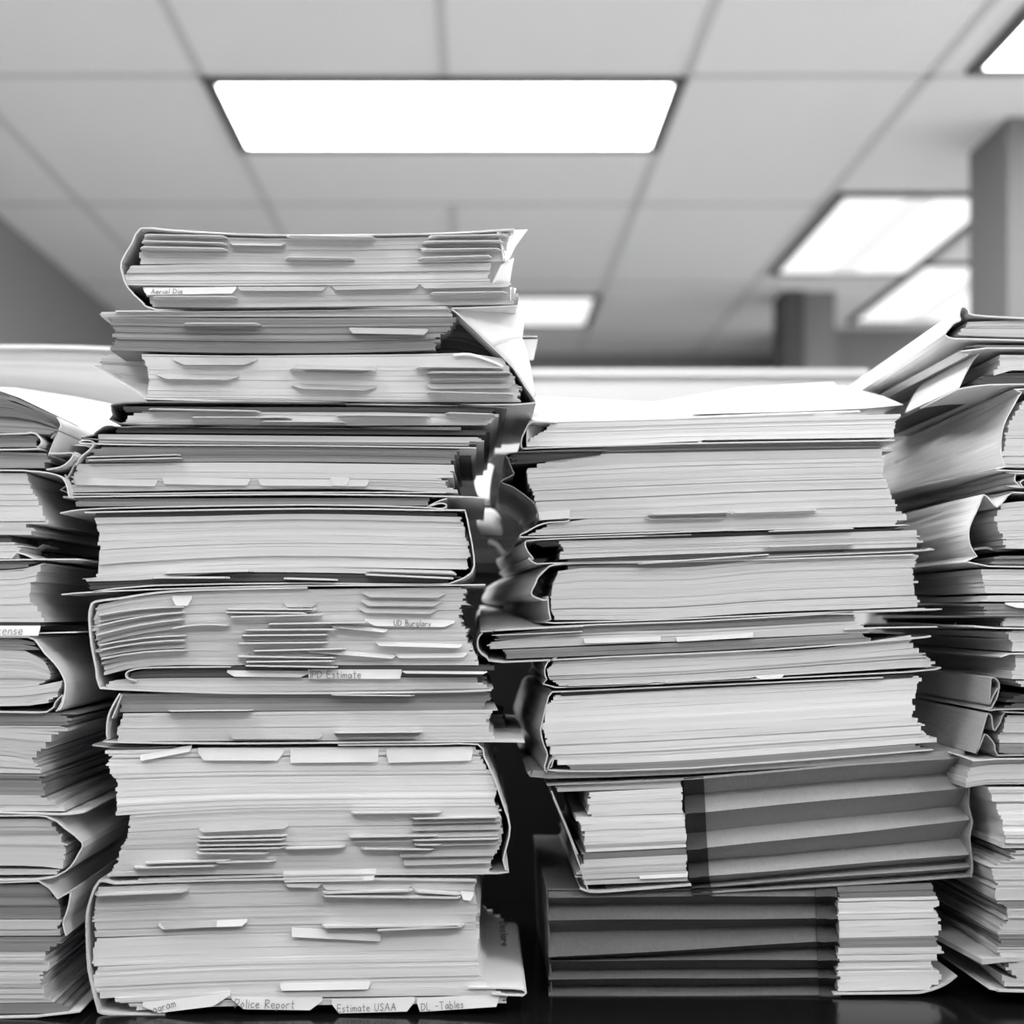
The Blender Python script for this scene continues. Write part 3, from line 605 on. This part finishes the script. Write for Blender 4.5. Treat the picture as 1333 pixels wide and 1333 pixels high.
block(t, [(722, 1024), (800, 1020), (910, 1013)], [(722, 1031), (910, 1024)], [722, 728], 886, m='paper', lay=2.6, jl=1)
block(t, [(760, 1032), (910, 1024)], [(765, 1063), (910, 1058)], [768, 766, 768], 890, lay=3, jl=2, dY=-.001, depth=.26, m='bright')
block(t, [(740, 1064), (910, 1059)], [(750, 1110), (910, 1102)], [752, 757, 758, 762], 893, lay=3.4, jl=2, depth=.26, dY=-.001, m='bright')
block(t, [(750, 1111), (910, 1102)], [(755, 1121), (910, 1113)], [758, 760], 893, m='grey', lay=3, depth=.26, dY=0.0)
block(t, [(750, 1120), (910, 1112)], [(760, 1152), (910, 1146)], [757, 757, 762], 893, m='paper', lay=2.8, jl=4, depth=.26, dY=-.001)
for (xa, ya, xb, yb, xc, yc) in ((718, 1030, 735, 1070, 752, 1112), (720, 1038, 742, 1090, 766, 1160)):
    sheet(t, [(xa, ya), (xb, yb), (xc, yc)], 1.6, m='cover', sm=2, name='divider', depth=.24)
sheet(t, [(755, 1156), (768, 1161), (800, 1160), (900, 1152)], 2.4, m='cover', sm=2, name='bottom_flap')
tab(t, 832, 1138, 895, 1135, h=6, p=3, ch=1); 
# B9
t = fB('expanding_file', 'dark expanding file flat on the table under the brown one, pleats at its left', 1297)
R9 = [(1160, 1156, 6), (1168, 1166, 0), (1177, 1175, 15), (1198, 1195, 0), (1214, 1203, 16), (1246, 1225, 0), (1249, 1232, 15), (1251, 1249, 0), (1262, 1260, 16), (1275, 1272, 0), (1284, 1281, 16), (1297, 1296, 0)]
bellows(t, 714, 1078, R9, 'kraftd')
bellows(t, 1060, 1088, rowsub([(a, b, d) for a, b, d in R9], 1.0, 1.02), 'cloth', off=-.003, slx=.5, name='cloth_band', n=4)
sheet(t, [(712, 1157), (714, 1200), (716, 1250), (718, 1296)], 2, m='kraftd', sm=2, name='side_panel', depth=.27, dY=.004)
sheet(t, [(712, 1158), (900, 1158), (1090, 1155)], 2, m='kraftd', sm=2, name='top_flap', dY=.004)
block(t, [(1050, 1156), (1220, 1150)], [(1050, 1170), (1220, 1166)], 1091, [1212, 1216], m='grey', lay=3, jr=1.5, dY=-.001)
block(t, [(1050, 1169), (1220, 1166)], [(1050, 1222), (1220, 1218)], 1091, [1214, 1217, 1221, 1222], lay=3.2, jr=3.2, dY=-.001, fan=6, m='bright')
block(t, [(1050, 1222), (1220, 1218)], [(1050, 1234), (1220, 1232)], 1091, [1222, 1220], m='grey', lay=3, jr=3, dY=-.001, fan=6)
block(t, [(1050, 1234), (1220, 1232)], [(1050, 1291), (1220, 1288)], 1091, [1226, 1222, 1218, 1222, 1210], lay=3.2, jr=3.5, dY=-.001, fan=6, m='bright')
sheet(t, [(1085, 1294), (1180, 1293), (1205, 1291), (1230, 1282), (1246, 1270)], 2.4, m='cover', sm=3, name='bottom_flap', depth=.12)

# ================================================================== STACK C (right edge)
YC = 1.20
GC = 'files in the stack cut off by the right edge'
def fC(name, label, y, cat='file', x=1330, Y=YC, g=GC): return Thing(name, label, cat, g, x, y, Y)
XE = 1640
DC = .34
t = fC('file_folder', 'white folder on top of the right-edge stack, its long spine sloping to the back left', 443)
sheet(t, [(XE, 420), (1400, 417), (1333, 414), (1268, 410), (1261, 404), (1256, 400), (1251, 401), (1249, 410), (1250, 417), (1244, 419), (1237, 426), (1234, 439), (1300, 442), (XE, 450)], 2, m='coverw', sm=3, depth=.40, back=(8, 10))
block(t, [(1262, 419), (1333, 417), (XE, 424)], [(1240, 436), (1333, 439), (XE, 446)], [1262, 1256, 1244], XE, lay=2.5, m='pale', jl=1, depth=.38)
# C2
t = fC('paper_bundle', 'loose papers and an opened white envelope under the sloping folder', 500)
block(t, [(1270, 449), (XE, 452)], [(1270, 453), (XE, 460)], [1268, 1275], XE, m='grey', jl=6, lay=2, depth=DC)
sheet(t, [(1260, 462), (1285, 453), (XE, 456)], 2, m='coverw', depth=DC, sm=2, name='envelope')
block(t, [(1303, 462), (XE, 466)], [(1290, 490), (1320, 482), (XE, 486)], [1303, 1300, 1291], XE, jl=1.5, lay=2.6, depth=DC)
block(t, [(1262, 492), (1300, 486), (XE, 488)], [(1255, 500), (XE, 496)], [1285, 1272], XE, m='dark', jl=4, lay=2.2, depth=DC)
sheet(t, [(XE, 498), (1333, 500), (1275, 502), (1246, 507)], 1.8, m='coverw', depth=.10, sm=2, name='bottom_sheet', back=(0, 2))
sheet(t, [(XE, 500), (1333, 502), (1312, 503)], 1.8, m='cover', depth=DC, sm=1, name='bottom_sheet', dY=.003)
sheet(t, [(1275, 460), (1266, 470), (1256, 488), (1248, 505)], 1.6, m='coverw', depth=.15, sm=2, name='envelope_side', dY=.01)
# C3
t = fC('file_folder', 'wide manila folder with a deep wrinkled spine curving in at the right edge', 614)
sheet(t, [(XE, 505), (1345, 506), (1330, 511), (1320, 527), (1307, 552), (1303, 575), (1304, 592), (1309, 607), (1320, 613), (XE, 617)], 1.8, m='coverw', sm=3, depth=.52, seg=9, crinkle=.8,
      back_pts=[(XE, 505), (1380, 505), (1340, 509), (1330, 524), (1316, 544), (1306, 566), (1284, 586), (1268, 600), (1266, 613), (XE, 617)])
block(t, [(1318, 522), (XE, 515)], [(1305, 608), (XE, 612)], [1332, 1318, 1310, 1306, 1307], XE, lay=3, jl=1, depth=DC-.02)
# C4
t = fC('file_folder', 'thin folder with a blunt folded edge beneath the wide wrinkled folder', 636)
sheet(t, [(XE, 618), (1333, 616), (1323, 617), (1321, 626), (1328, 632), (1324, 634), (XE, 640)], 1.8, m='cover', sm=2, depth=DC)
sheet(t, [(1345, 630), (1336, 624), (1328, 628), (1332, 634)], 1.4, m='coverw', sm=2, depth=.2, name='inner_sheet')
block(t, [(1335, 620), (XE, 622)], [(1335, 634), (XE, 637)], 1340, XE, m='pale', depth=DC-.02)
# C5
t = fC('file_folder', 'folder bent round a dark hollow, midway up the right-edge stack', 740)
sheet(t, [(XE, 646), (1345, 642), (1318, 641), (1308, 650), (1298, 660), (1290, 652), (1281, 644), (1275, 656), (1270, 668), (1263, 683), (1261, 695), (1263, 710), (1272, 724), (1287, 737), (XE, 741)], 1.8, m='cover', sm=2, depth=DC, seg=4, crinkle=1)
block(t, [(1300, 656), (1340, 652), (XE, 656)], [(1300, 714), (XE, 716)], [1303, 1298, 1300, 1306, 1312], XE, lay=3, jl=2.5, depth=DC-.04)
block(t, [(1285, 724), (XE, 720)], [(1285, 736), (XE, 738)], [1300, 1292], XE, m='grey', jl=3, depth=DC-.03)
sheet(t, [(1268, 715), (1285, 713), (1300, 717), (1320, 714)], 3, m='cover', sm=2, name='crumpled_slip', depth=.1, dY=.03)
# C6
t = fC('paper_bundle', 'pale squared bundle just below the folder with the dark hollow', 783)
block(t, [(1275, 741), (XE, 743)], [(1275, 772), (XE, 775)], [1277, 1280, 1282], XE, m='paper', lay=3, jl=.6, depth=DC)
block(t, [(1275, 776), (1300, 775), (XE, 778)], [(1275, 783), (XE, 784)], [1284, 1280], XE, lay=2.2, jl=3, depth=DC)
# C7
t = fC('paper_bundle', 'grey bundle with a white corner showing, above the long bright sheet edge', 819)
block(t, [(1275, 786), (XE, 786)], [(1275, 802), (XE, 803)], [1276, 1280, 1286], XE, m='grey', lay=2.6, jl=2, depth=DC)
tab(t, 1308, 785, 1400, 784, h=7, p=4, ch=14, m='coverw')
block(t, [(1300, 804), (XE, 804)], [(1300, 815), (XE, 817)], [1310, 1308], XE, m='pale', lay=2.6, dY=.004, depth=.12)
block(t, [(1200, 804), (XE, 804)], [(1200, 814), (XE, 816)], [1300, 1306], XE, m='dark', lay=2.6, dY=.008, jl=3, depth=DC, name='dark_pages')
sheet(t, [(XE, 820), (1333, 818), (1290, 817), (1268, 815)], 2, m='coverw', sm=2, depth=DC, name='divider')
# C8
t = fC('paper_bundle', 'bundle of fanned grey sheets under the long bright sheet edge', 850)
block(t, [(1310, 821), (XE, 821)], [(1310, 848), (XE, 850)], [1319, 1317, 1318], XE, m='pale', lay=2.6, jl=3, fan=14, depth=DC)
sheet(t, [(1302, 855), (1315, 851), (XE, 850)], 2, m='cover', sm=1, depth=DC, name='divider')
# C9
t = fC('paper_bundle', 'bundle of pale sheets resting above the two rolled brown envelopes', 895)
block(t, [(1310, 853), (XE, 852)], [(1310, 884), (XE, 886)], [1323, 1320, 1318], XE, m='paper', lay=2.8, jl=1.5, fan=14, depth=DC)
block(t, [(1310, 886), (XE, 886)], [(1310, 894), (XE, 895)], [1318, 1332], XE, m='pale', lay=2, jl=5, depth=DC)
# C10 rolled envelopes
t = fC('padded_envelope', 'brown envelope rolled into a loop at its end, upper of the rolled pair', 926)
sheet(t, [(1290, 884), (1289, 900), (1288, 917), (1292, 908), (1299, 896), (1300, 899), (1297, 910), (1291, 921), (1289, 925), (1333, 923), (XE, 925)], 1.7, m='kraft', sm=3, depth=DC)
sheet(t, [(1290, 884), (1294, 882), (1300, 888), (1301, 897)], 1.7, m='kraft', sm=3, depth=DC, name='rolled_end')
block(t, [(1305, 905), (XE, 898)], [(1305, 922), (XE, 921)], [1330, 1305], XE, m='dark', jl=5, depth=DC)
t = fC('padded_envelope', 'brown envelope with zigzag folded end, lower of the rolled pair', 985)
sheet(t, [(XE, 930), (1333, 928), (1309, 927), (1302, 940), (1295, 951), (1292, 944), (1291, 933), (1286, 929), (1282, 940), (1276, 962), (1271, 981)], 1.8, m='kraft', sm=2, depth=DC)
sheet(t, [(1271, 981), (1277, 968), (1282, 956), (1288, 960), (1295, 970), (1299, 983), (1333, 983), (XE, 985)], 1.8, m='kraft', sm=2, depth=DC, name='lower_fold')
block(t, [(1300, 931), (XE, 932)], [(1295, 967), (XE, 970)], [1312, 1306, 1300], XE, m='pale', lay=3, depth=DC-.03)
block(t, [(1310, 968), (XE, 971)], [(1310, 981), (XE, 982)], [1302, 1306], XE, m='grey', lay=3, depth=DC-.03, jl=3)
# C12
t = fC('paper_bundle', 'level bundle whose left end meets the pleated brown file', 1025)
block(t, [(1255, 994), (1300, 988), (XE, 988)], [(1255, 1026), (1290, 1021), (XE, 1024)], [1266, 1259, 1258], XE, m='pale', lay=3, jl=1, depth=DC)
sheet(t, [(1252, 984), (1264, 989), (1268, 993), (1300, 988), (XE, 986)], 1.8, m='coverw', sm=2, depth=DC, name='top_sheet')
# C13
t = fC('paper_bundle', 'brightest bundle of the right-edge stack, its side a dark fan of sheet edges', 1104)
block(t, [(1280, 1025), (XE, 1024)], [(1300, 1104), (XE, 1104)], [1286, 1293, 1298, 1303, 1306, 1304], XE, lay=3.4, jl=1, fan=5, depth=DC, fj=.001, m='bright')
# C14
t = fC('paper_bundle', 'bundle with ragged stepped edges under the brightest right-edge bundle', 1172)
block(t, [(1290, 1108), (XE, 1104)], [(1290, 1128), (XE, 1128)], [1322, 1318, 1298], XE, m='pale', lay=2.4, jl=4, fan=16, depth=DC)
block(t, [(1290, 1128), (XE, 1128)], [(1290, 1172), (XE, 1172)], [1290, 1292, 1294, 1293], XE, lay=2.8, jl=2.5, fan=14, depth=DC)
# C15
t = fC('paper_bundle', 'thick loose bundle second from the bottom of the right-edge stack', 1232)
block(t, [(1290, 1173), (XE, 1172)], [(1290, 1186), (XE, 1184)], [1302, 1312], XE, m='grey', lay=3, jl=2, fan=18, depth=DC)
block(t, [(1290, 1183), (XE, 1182)], [(1290, 1216), (XE, 1215)], [1313, 1308, 1300], XE, m='pale', lay=2.8, jl=2, fan=16, depth=DC)
block(t, [(1290, 1216), (XE, 1215)], [(1290, 1232), (XE, 1232)], [1300, 1303], XE, m='grey', lay=2.8, jl=2, fan=16, depth=DC)
# C16
t = fC('paper_bundle', 'bottom bundle of the right-edge stack with stray sheets poking out left', 1294)
block(t, [(1290, 1233), (XE, 1232)], [(1310, 1284), (XE, 1284)], [1300, 1308, 1318, 1326], XE, lay=3.2, jl=3, fan=18, depth=DC)
block(t, [(1270, 1249), (1310, 1246)], [(1275, 1256), (1312, 1252)], [1279, 1279], 1325, m='pale', lay=3, dY=-.002, depth=.18, name='stray_sheets', fan=2, skew=-.10)
sheet(t, [(XE, 1292), (1333, 1291), (1300, 1289), (1288, 1287)], 2.2, m='cover', sm=2, depth=DC, name='bottom_flap', back=(-12, -2))
block(t, [(1300, 1268), (1330, 1276), (XE, 1280)], [(1308, 1284), (XE, 1288)], [1302, 1312], XE, m='pale', lay=3, jl=4, fan=14, depth=DC-.05)

# ================================================================== STACK D (left edge)
YD = 1.165
GD = 'files in the stack cut off by the left edge'
def fD(name, label, y, cat='file', x=0, Y=YD, g=GD): return Thing(name, label, cat, g, x, y, Y)
XW = -310
t = fD('file_folder', 'curled folder with shade-darkened pages on top of the left-edge stack', 586)
block(t, [(XW, 490), (0, 509), (18, 513), (30, 521), (50, 529), (64, 538), (72, 546)], [(XW, 540), (0, 550), (60, 555), (72, 560)], XW, [22, 52, 66, 72, 71], m='dgrey', jr=.8, lay=2.6)
block(t, [(XW, 545), (0, 550), (60, 554), (72, 559)], [(XW, 563), (0, 563), (60, 565)], XW, [73, 72, 64], m='grey', jr=.8)
sheet(t, [(XW, 566), (0, 565), (40, 563), (50, 568), (54, 575), (48, 582), (20, 585), (XW, 587)], 1.8, m='cover', sm=3)
block(t, [(XW, 567), (40, 567)], [(XW, 582), (40, 582)], XW, [50, 46], m='grey', lay=3)
sheet(t, [(66, 570), (76, 560), (79, 552), (74, 543)], 1.6, m='cover', sm=3, name='standing_flap', dY=.006)
sheet(t, [(58, 606), (66, 585), (76, 560)], 1.6, m='cover', sm=3, name='standing_flap', dY=.006)
# D2
t = fD('file_folder', 'grey file with a looped flap, second from the top of the left-edge stack', 612)
block(t, [(XW, 588), (0, 588), (50, 590)], [(XW, 610), (50, 609)], XW, [60, 58, 56], m='grey', jr=2, lay=3)
sheet(t, [(60, 611), (78, 608), (90, 600), (95, 590), (80, 590), (64, 590)], 1.6, m='cover', sm=3, name='looped_flap')
sheet(t, [(97, 588), (98, 600), (90, 618), (86, 622)], 1.6, m='cover', sm=3, name='rear_flap', dY=.01)
sheet(t, [(XW, 611), (0, 612), (36, 613), (60, 615), (78, 620), (86, 630), (90, 648)], 1.6, m='coverw', sm=3, name='cover')
# D3
t = fD('paper_bundle', 'pale bundle curving away at its right end, third from the top at the left edge', 682)
block(t, [(XW, 614), (40, 616)], [(XW, 682), (60, 680)], XW, [36, 40, 48, 56, 62], jr=1.2, lay=3.2, m='paper')
# D4
t = fD('paper_bundle', 'tousled dark sheets with stray corners above a long white sheet edge', 728)
block(t, [(XW, 682), (60, 680)], [(XW, 696), (60, 696)], XW, [52, 40, 20], m='pale', jr=7, lay=2.2)
block(t, [(XW, 696), (60, 696)], [(XW, 706), (60, 706)], XW, [6, 14], m='dark', jr=5, lay=2.4, dY=.004)
block(t, [(XW, 706), (60, 706)], [(XW, 727), (60, 727)], XW, [14, 22, 28], m='paper', jr=3, lay=2.6)
sheet(t, [(14, 727), (22, 719), (32, 722), (44, 727)], 1.4, m='coverw', sm=1, name='stray_corner', depth=.05)
sheet(t, [(28, 708), (45, 716), (56, 709)], 1.4, m='cover', sm=1, name='stray_corner', depth=.05, dY=.04)
sheet(t, [(XW, 730), (0, 729), (60, 728), (104, 728)], 1.7, m='coverw', sm=1, name='divider')
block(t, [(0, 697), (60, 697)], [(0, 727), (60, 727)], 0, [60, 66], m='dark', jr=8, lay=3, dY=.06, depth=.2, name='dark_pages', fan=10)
# D5
t = fD('file_folder', 'pale file with a rounded end and a handwritten label strip at the left edge', 828)
block(t, [(XW, 731), (60, 731)], [(XW, 744), (20, 740), (60, 733)], XW, [50, 30], m='grey', jr=1, lay=3)
block(t, [(XW, 745), (20, 742), (56, 733)], [(XW, 808), (60, 810)], XW, [56, 50, 40, 36, 40, 50, 58], jr=1.4, lay=3.2)
block(t, [(XW, 809), (60, 810)], [(XW, 814), (60, 815)], XW, [48, 54], m='dark', lay=2)
tab(t, -40, 815, 53, 815, h=13, p=4, ch=1, txt='License', size=11, tx=27)
sheet(t, [(XW, 826), (30, 826), (55, 824), (100, 823)], 1.6, m='coverw', sm=1, name='divider', dY=.004)
# D6
t = fD('file_folder', 'folder whose pale cover arches down over its pages at the left edge', 922)
sheet(t, [(XW, 831), (0, 829), (38, 830), (48, 836), (58, 850), (70, 862), (80, 876), (85, 890), (84, 905), (80, 920), (76, 924)], 2.2, m='coverw', sm=2)
block(t, [(XW, 832), (40, 832), (50, 842)], [(XW, 846), (50, 846)], XW, [44, 52], m='grey', lay=2.6)
block(t, [(XW, 848), (30, 847), (70, 868)], [(XW, 896), (30, 895), (50, 892)], XW, [56, 66, 66, 48], jr=1, lay=3.2, m='pale')
block(t, [(XW, 896), (30, 895), (82, 886)], [(XW, 919), (30, 919), (60, 915)], XW, [82, 80, 74, 60], jr=.8, lay=3, m='paper')
sheet(t, [(XW, 926), (0, 927), (60, 927), (72, 914), (81, 905), (80, 915), (73, 926)], 1.5, m='cover', sm=2, name='inner_cover')
# D7
t = fD('paper_bundle', 'thin bundle of grey sheets with soft frayed ends at the left edge', 950)
block(t, [(XW, 929), (80, 928)], [(XW, 942), (80, 944)], XW, [86, 78], m='grey', jr=5, lay=2.2, fan=14)
block(t, [(XW, 943), (80, 945)], [(XW, 949), (80, 952)], XW, [80, 84], m='pale', jr=4, lay=2.4, fan=14)
# D8
t = fD('paper_bundle', 'pale bundle with slanting sheet edges trailing back, left edge, halfway down', 1006)
block(t, [(XW, 951), (0, 950), (75, 953)], [(XW, 982), (0, 982), (45, 990)], XW, [76, 62, 56, 48, 42], m='pale', jr=3, lay=3, fan=14)
block(t, [(XW, 983), (0, 983), (45, 990)], [(XW, 1002), (60, 1007)], XW, [42, 50, 58], m='paper', jr=4, lay=3, fan=14)
# D9
t = fD('paper_bundle', 'bundle ending in a long light sheet edge above the pointed folder', 1060)
block(t, [(XW, 1004), (60, 1008)], [(XW, 1030), (60, 1036)], XW, [54, 60, 56], m='grey', jr=4, lay=3, fan=16)
block(t, [(XW, 1030), (60, 1036)], [(XW, 1056), (80, 1056)], XW, [50, 66, 74, 80], m='pale', jr=4, lay=3, fan=12)
sheet(t, [(XW, 1056), (0, 1058), (60, 1060), (90, 1060), (110, 1057)], 2, m='coverw', sm=2, name='divider', depth=.2)
# D10
t = fD('file_folder', 'folder with a sharply pointed cover corner at its right end', 1148)
sheet(t, [(XW, 1062), (0, 1062), (60, 1063), (84, 1078), (107, 1097), (103, 1110), (92, 1128), (76, 1139), (56, 1144), (0, 1146), (XW, 1146)], 2, m='cover', sm=2)
block(t, [(XW, 1065), (60, 1066)], [(XW, 1086), (70, 1086)], XW, [66, 76], m='pale', jr=2, lay=2.6)
block(t, [(XW, 1086), (70, 1086)], [(XW, 1128), (40, 1127), (80, 1131)], XW, [76, 84, 86, 82], jr=1.5, lay=3.2)
block(t, [(XW, 1129), (80, 1132)], [(XW, 1142), (80, 1138)], XW, [80, 72], m='pale', jr=3, lay=2.4)
# D11
t = fD('file_folder', 'dark-paged file with a bent brown spine, third from the bottom at the left edge', 1222)
sheet(t, [(XW, 1150), (0, 1149), (50, 1147), (64, 1156), (75, 1170), (92, 1160)], 2, m='cover', sm=1)
block(t, [(XW, 1152), (60, 1151)], [(XW, 1197), (80, 1196)], XW, [62, 70, 78, 77], m='grey', jr=1.5, lay=3)
block(t, [(XW, 1198), (80, 1197)], [(XW, 1219), (80, 1218)], XW, [81, 76, 82], jr=2, lay=3.4)
sheet(t, [(92, 1160), (90, 1176), (86, 1190), (82, 1202), (86, 1218)], 2, m='cover', sm=2, name='bent_spine')
# D12
t = fD('paper_bundle', 'bundle with two thin dark divisions, second from the bottom at the left edge', 1266)
block(t, [(XW, 1221), (80, 1220)], [(XW, 1238), (70, 1238)], XW, [84, 64], m='grey', jr=2, lay=3, fan=16)
block(t, [(XW, 1238), (70, 1238)], [(XW, 1264), (70, 1264)], XW, [62, 60, 64], m='paper', jr=2.5, lay=3, fan=16)
# D13
t = fD('file_folder', 'lowest file of the left-edge stack, lying open on the glossy table', 1324)
block(t, [(XW, 1266), (70, 1264)], [(XW, 1300), (70, 1300)], XW, [56, 52, 56, 60], jr=2, lay=3.2, fan=14)
block(t, [(XW, 1300), (70, 1300)], [(XW, 1309), (70, 1305)], XW, [66, 72], m='pale', jr=3, lay=2.4, fan=8)
block(t, [(XW, 1310), (70, 1306)], [(XW, 1322), (75, 1319)], XW, [80, 84], m='grey', jr=2, lay=4, fan=3)
sheet(t, [(XW, 1326), (0, 1325), (60, 1322), (104, 1317)], 2, m='cover', sm=2)

# ================================================================== BEHIND
# pile behind, upper left
YE = 1.62
GE = 'blurred files on the rear pile at the left'
def thE(name, label, y, cat='file', x=60): return Thing(name, label, cat, GE, x, y, YE)
t = thE('file_folder', 'blurred white folder with a thin bright top edge on the rear left pile, topmost', 470)
sheet(t, [(-200, 452), (0, 451), (100, 452), (230, 457)], 5, m='tabm', sm=2, depth=.2)
block(t, [(-200, 456), (0, 455), (230, 461)], [(-200, 472), (0, 472), (230, 476)], -200, [180, 240], m='rear', lay=4, depth=.2, jr=5)
t = thE('paper_bundle', 'blurred white bundle forming the bulk of the rear left pile', 545)
block(t, [(-200, 472), (0, 472), (230, 476)], [(-200, 498), (0, 506), (100, 520), (240, 548)], -200, [215, 245, 255], m='rear', lay=4, depth=.2, jr=5)
t = thE('dark_box', 'dark box hidden behind the left stacks under the rear white bundle', 1100, 'box', 20)
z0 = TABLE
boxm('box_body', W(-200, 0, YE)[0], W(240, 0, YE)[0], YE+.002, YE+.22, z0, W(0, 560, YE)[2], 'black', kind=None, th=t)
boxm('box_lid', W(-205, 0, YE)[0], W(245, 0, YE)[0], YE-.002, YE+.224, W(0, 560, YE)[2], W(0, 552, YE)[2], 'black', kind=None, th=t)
def grid_sheet(name, label, rowsp, group=None, m='white', thk=.0006):
    """rowsp: rows of (px, py, Y) from front to back"""
    V = [W(*p) for r in rowsp for p in r]; n = len(rowsp[0]); R = len(rowsp)
    Fc = [(j*n+i, j*n+i+1, (j+1)*n+i+1, (j+1)*n+i) for j in range(R-1) for i in range(n-1)]
    c = Vector(V[n//2]); th = type('q', (), {})(); th.loc = c; th.o = None
    o = mesh(name, V, Fc, m); 
    for v in o.data.vertices: v.co -= c
    o.location = c
    for p in o.data.polygons: p.use_smooth = True
    md = o.modifiers.new('sub', 'SUBSURF'); md.subdivision_type = 'SIMPLE'; md.levels = 2; md.render_levels = 2
    md = o.modifiers.new('thick', 'SOLIDIFY'); md.thickness = thk; md.offset = 0
    setp(o, label=label, category='paper', group=group)
    return o
grid_sheet('paper_sheet', 'overexposed white sheet sloping up behind the left-edge stack',
    [[(-200, 575, 1.22), (20, 575, 1.22), (100, 580, 1.22), (200, 585, 1.22)],
     [(-200, 530, 1.40), (20, 530, 1.40), (100, 545, 1.40), (200, 550, 1.40)],
     [(-200, 496, 1.60), (20, 506, 1.60), (100, 518, 1.60), (200, 538, 1.60)]])
# loose sheets on top of stack B
grid_sheet('paper_sheet', 'overexposed white sheet lying across the top of the right-of-centre stack',
    [[(688, 550, 1.232), (850, 546, 1.232), (1000, 540, 1.232), (1120, 536, 1.232)],
     [(692, 535, 1.38), (850, 533, 1.38), (980, 520, 1.38), (1100, 515, 1.38)],
     [(696, 517, 1.55), (850, 525, 1.55), (960, 506, 1.55), (1085, 498, 1.55)]])
grid_sheet('paper_sheet', 'second bright sheet with a sharp tip pointing right toward the right-edge stack',
    [[(900, 539, 1.24), (1020, 536, 1.24), (1120, 532, 1.24), (1176, 527, 1.24)],
     [(900, 527, 1.36), (1000, 520, 1.36), (1090, 517, 1.36), (1150, 516, 1.36)],
     [(900, 516, 1.50), (1000, 505, 1.50), (1060, 502, 1.50), (1100, 503, 1.50)]])
# rear pile in the middle
YG = 1.62
GG = 'files on the rear pile behind the gap'
t = Thing('dark_box', 'added black box that darkens the gap between the two middle stacks', 'box', None, 760, 1100, YG)  # box added to keep the gap between the stacks black
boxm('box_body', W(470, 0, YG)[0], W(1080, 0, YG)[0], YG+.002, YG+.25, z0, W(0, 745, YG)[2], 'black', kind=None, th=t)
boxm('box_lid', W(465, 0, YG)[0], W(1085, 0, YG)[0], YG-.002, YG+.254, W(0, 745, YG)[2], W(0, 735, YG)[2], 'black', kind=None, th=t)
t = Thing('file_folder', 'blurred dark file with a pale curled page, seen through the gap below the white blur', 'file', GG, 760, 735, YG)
block(t, [(500, 662), (1060, 662)], [(500, 733), (1060, 733)], [560, 560], 1060, m='dark', lay=6, depth=.24)  # pages coloured dark to stand for the shade in the gap
plate(t, [[(622, 664, -.10), (640, 659, -.08), (652, 672, -.07)], [(620, 684, -.16), (642, 682, -.14), (656, 690, -.12)], [(622, 700, -.2), (640, 699, -.19), (655, 704, -.18)]], name='curled_page', sub=2)
sheet(t, [(636, 704), (646, 708), (654, 718), (660, 724)], 5, m='cover', sm=3, depth=.05, dY=-.09, name='page_corner')
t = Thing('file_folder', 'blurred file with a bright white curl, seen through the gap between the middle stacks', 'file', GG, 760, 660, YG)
block(t, [(500, 590), (1060, 590)], [(500, 660), (1060, 660)], [560, 560], 1060, m='dark', lay=6, depth=.24)  # dark colour again stands in for shade deep in the gap
plate(t, [[(630, 596, .02), (638, 598, .02), (645, 602, .02)], [(616, 618, -.06), (626, 620, -.06), (638, 622, -.06)], [(620, 645, -.14), (628, 648, -.14), (636, 650, -.14)], [(634, 662, -.18), (637, 662, -.18), (640, 660, -.18)]], name='curled_page', sub=2)
t = Thing('paper_bundle', 'blurred bundle on the rear pile holding up the bright loose sheets', 'file', GG, 760, 588, YG)
block(t, [(680, 548), (1060, 520)], [(500, 588), (1060, 588)], [690, 690], 1060, m='pale', lay=5, depth=.24)
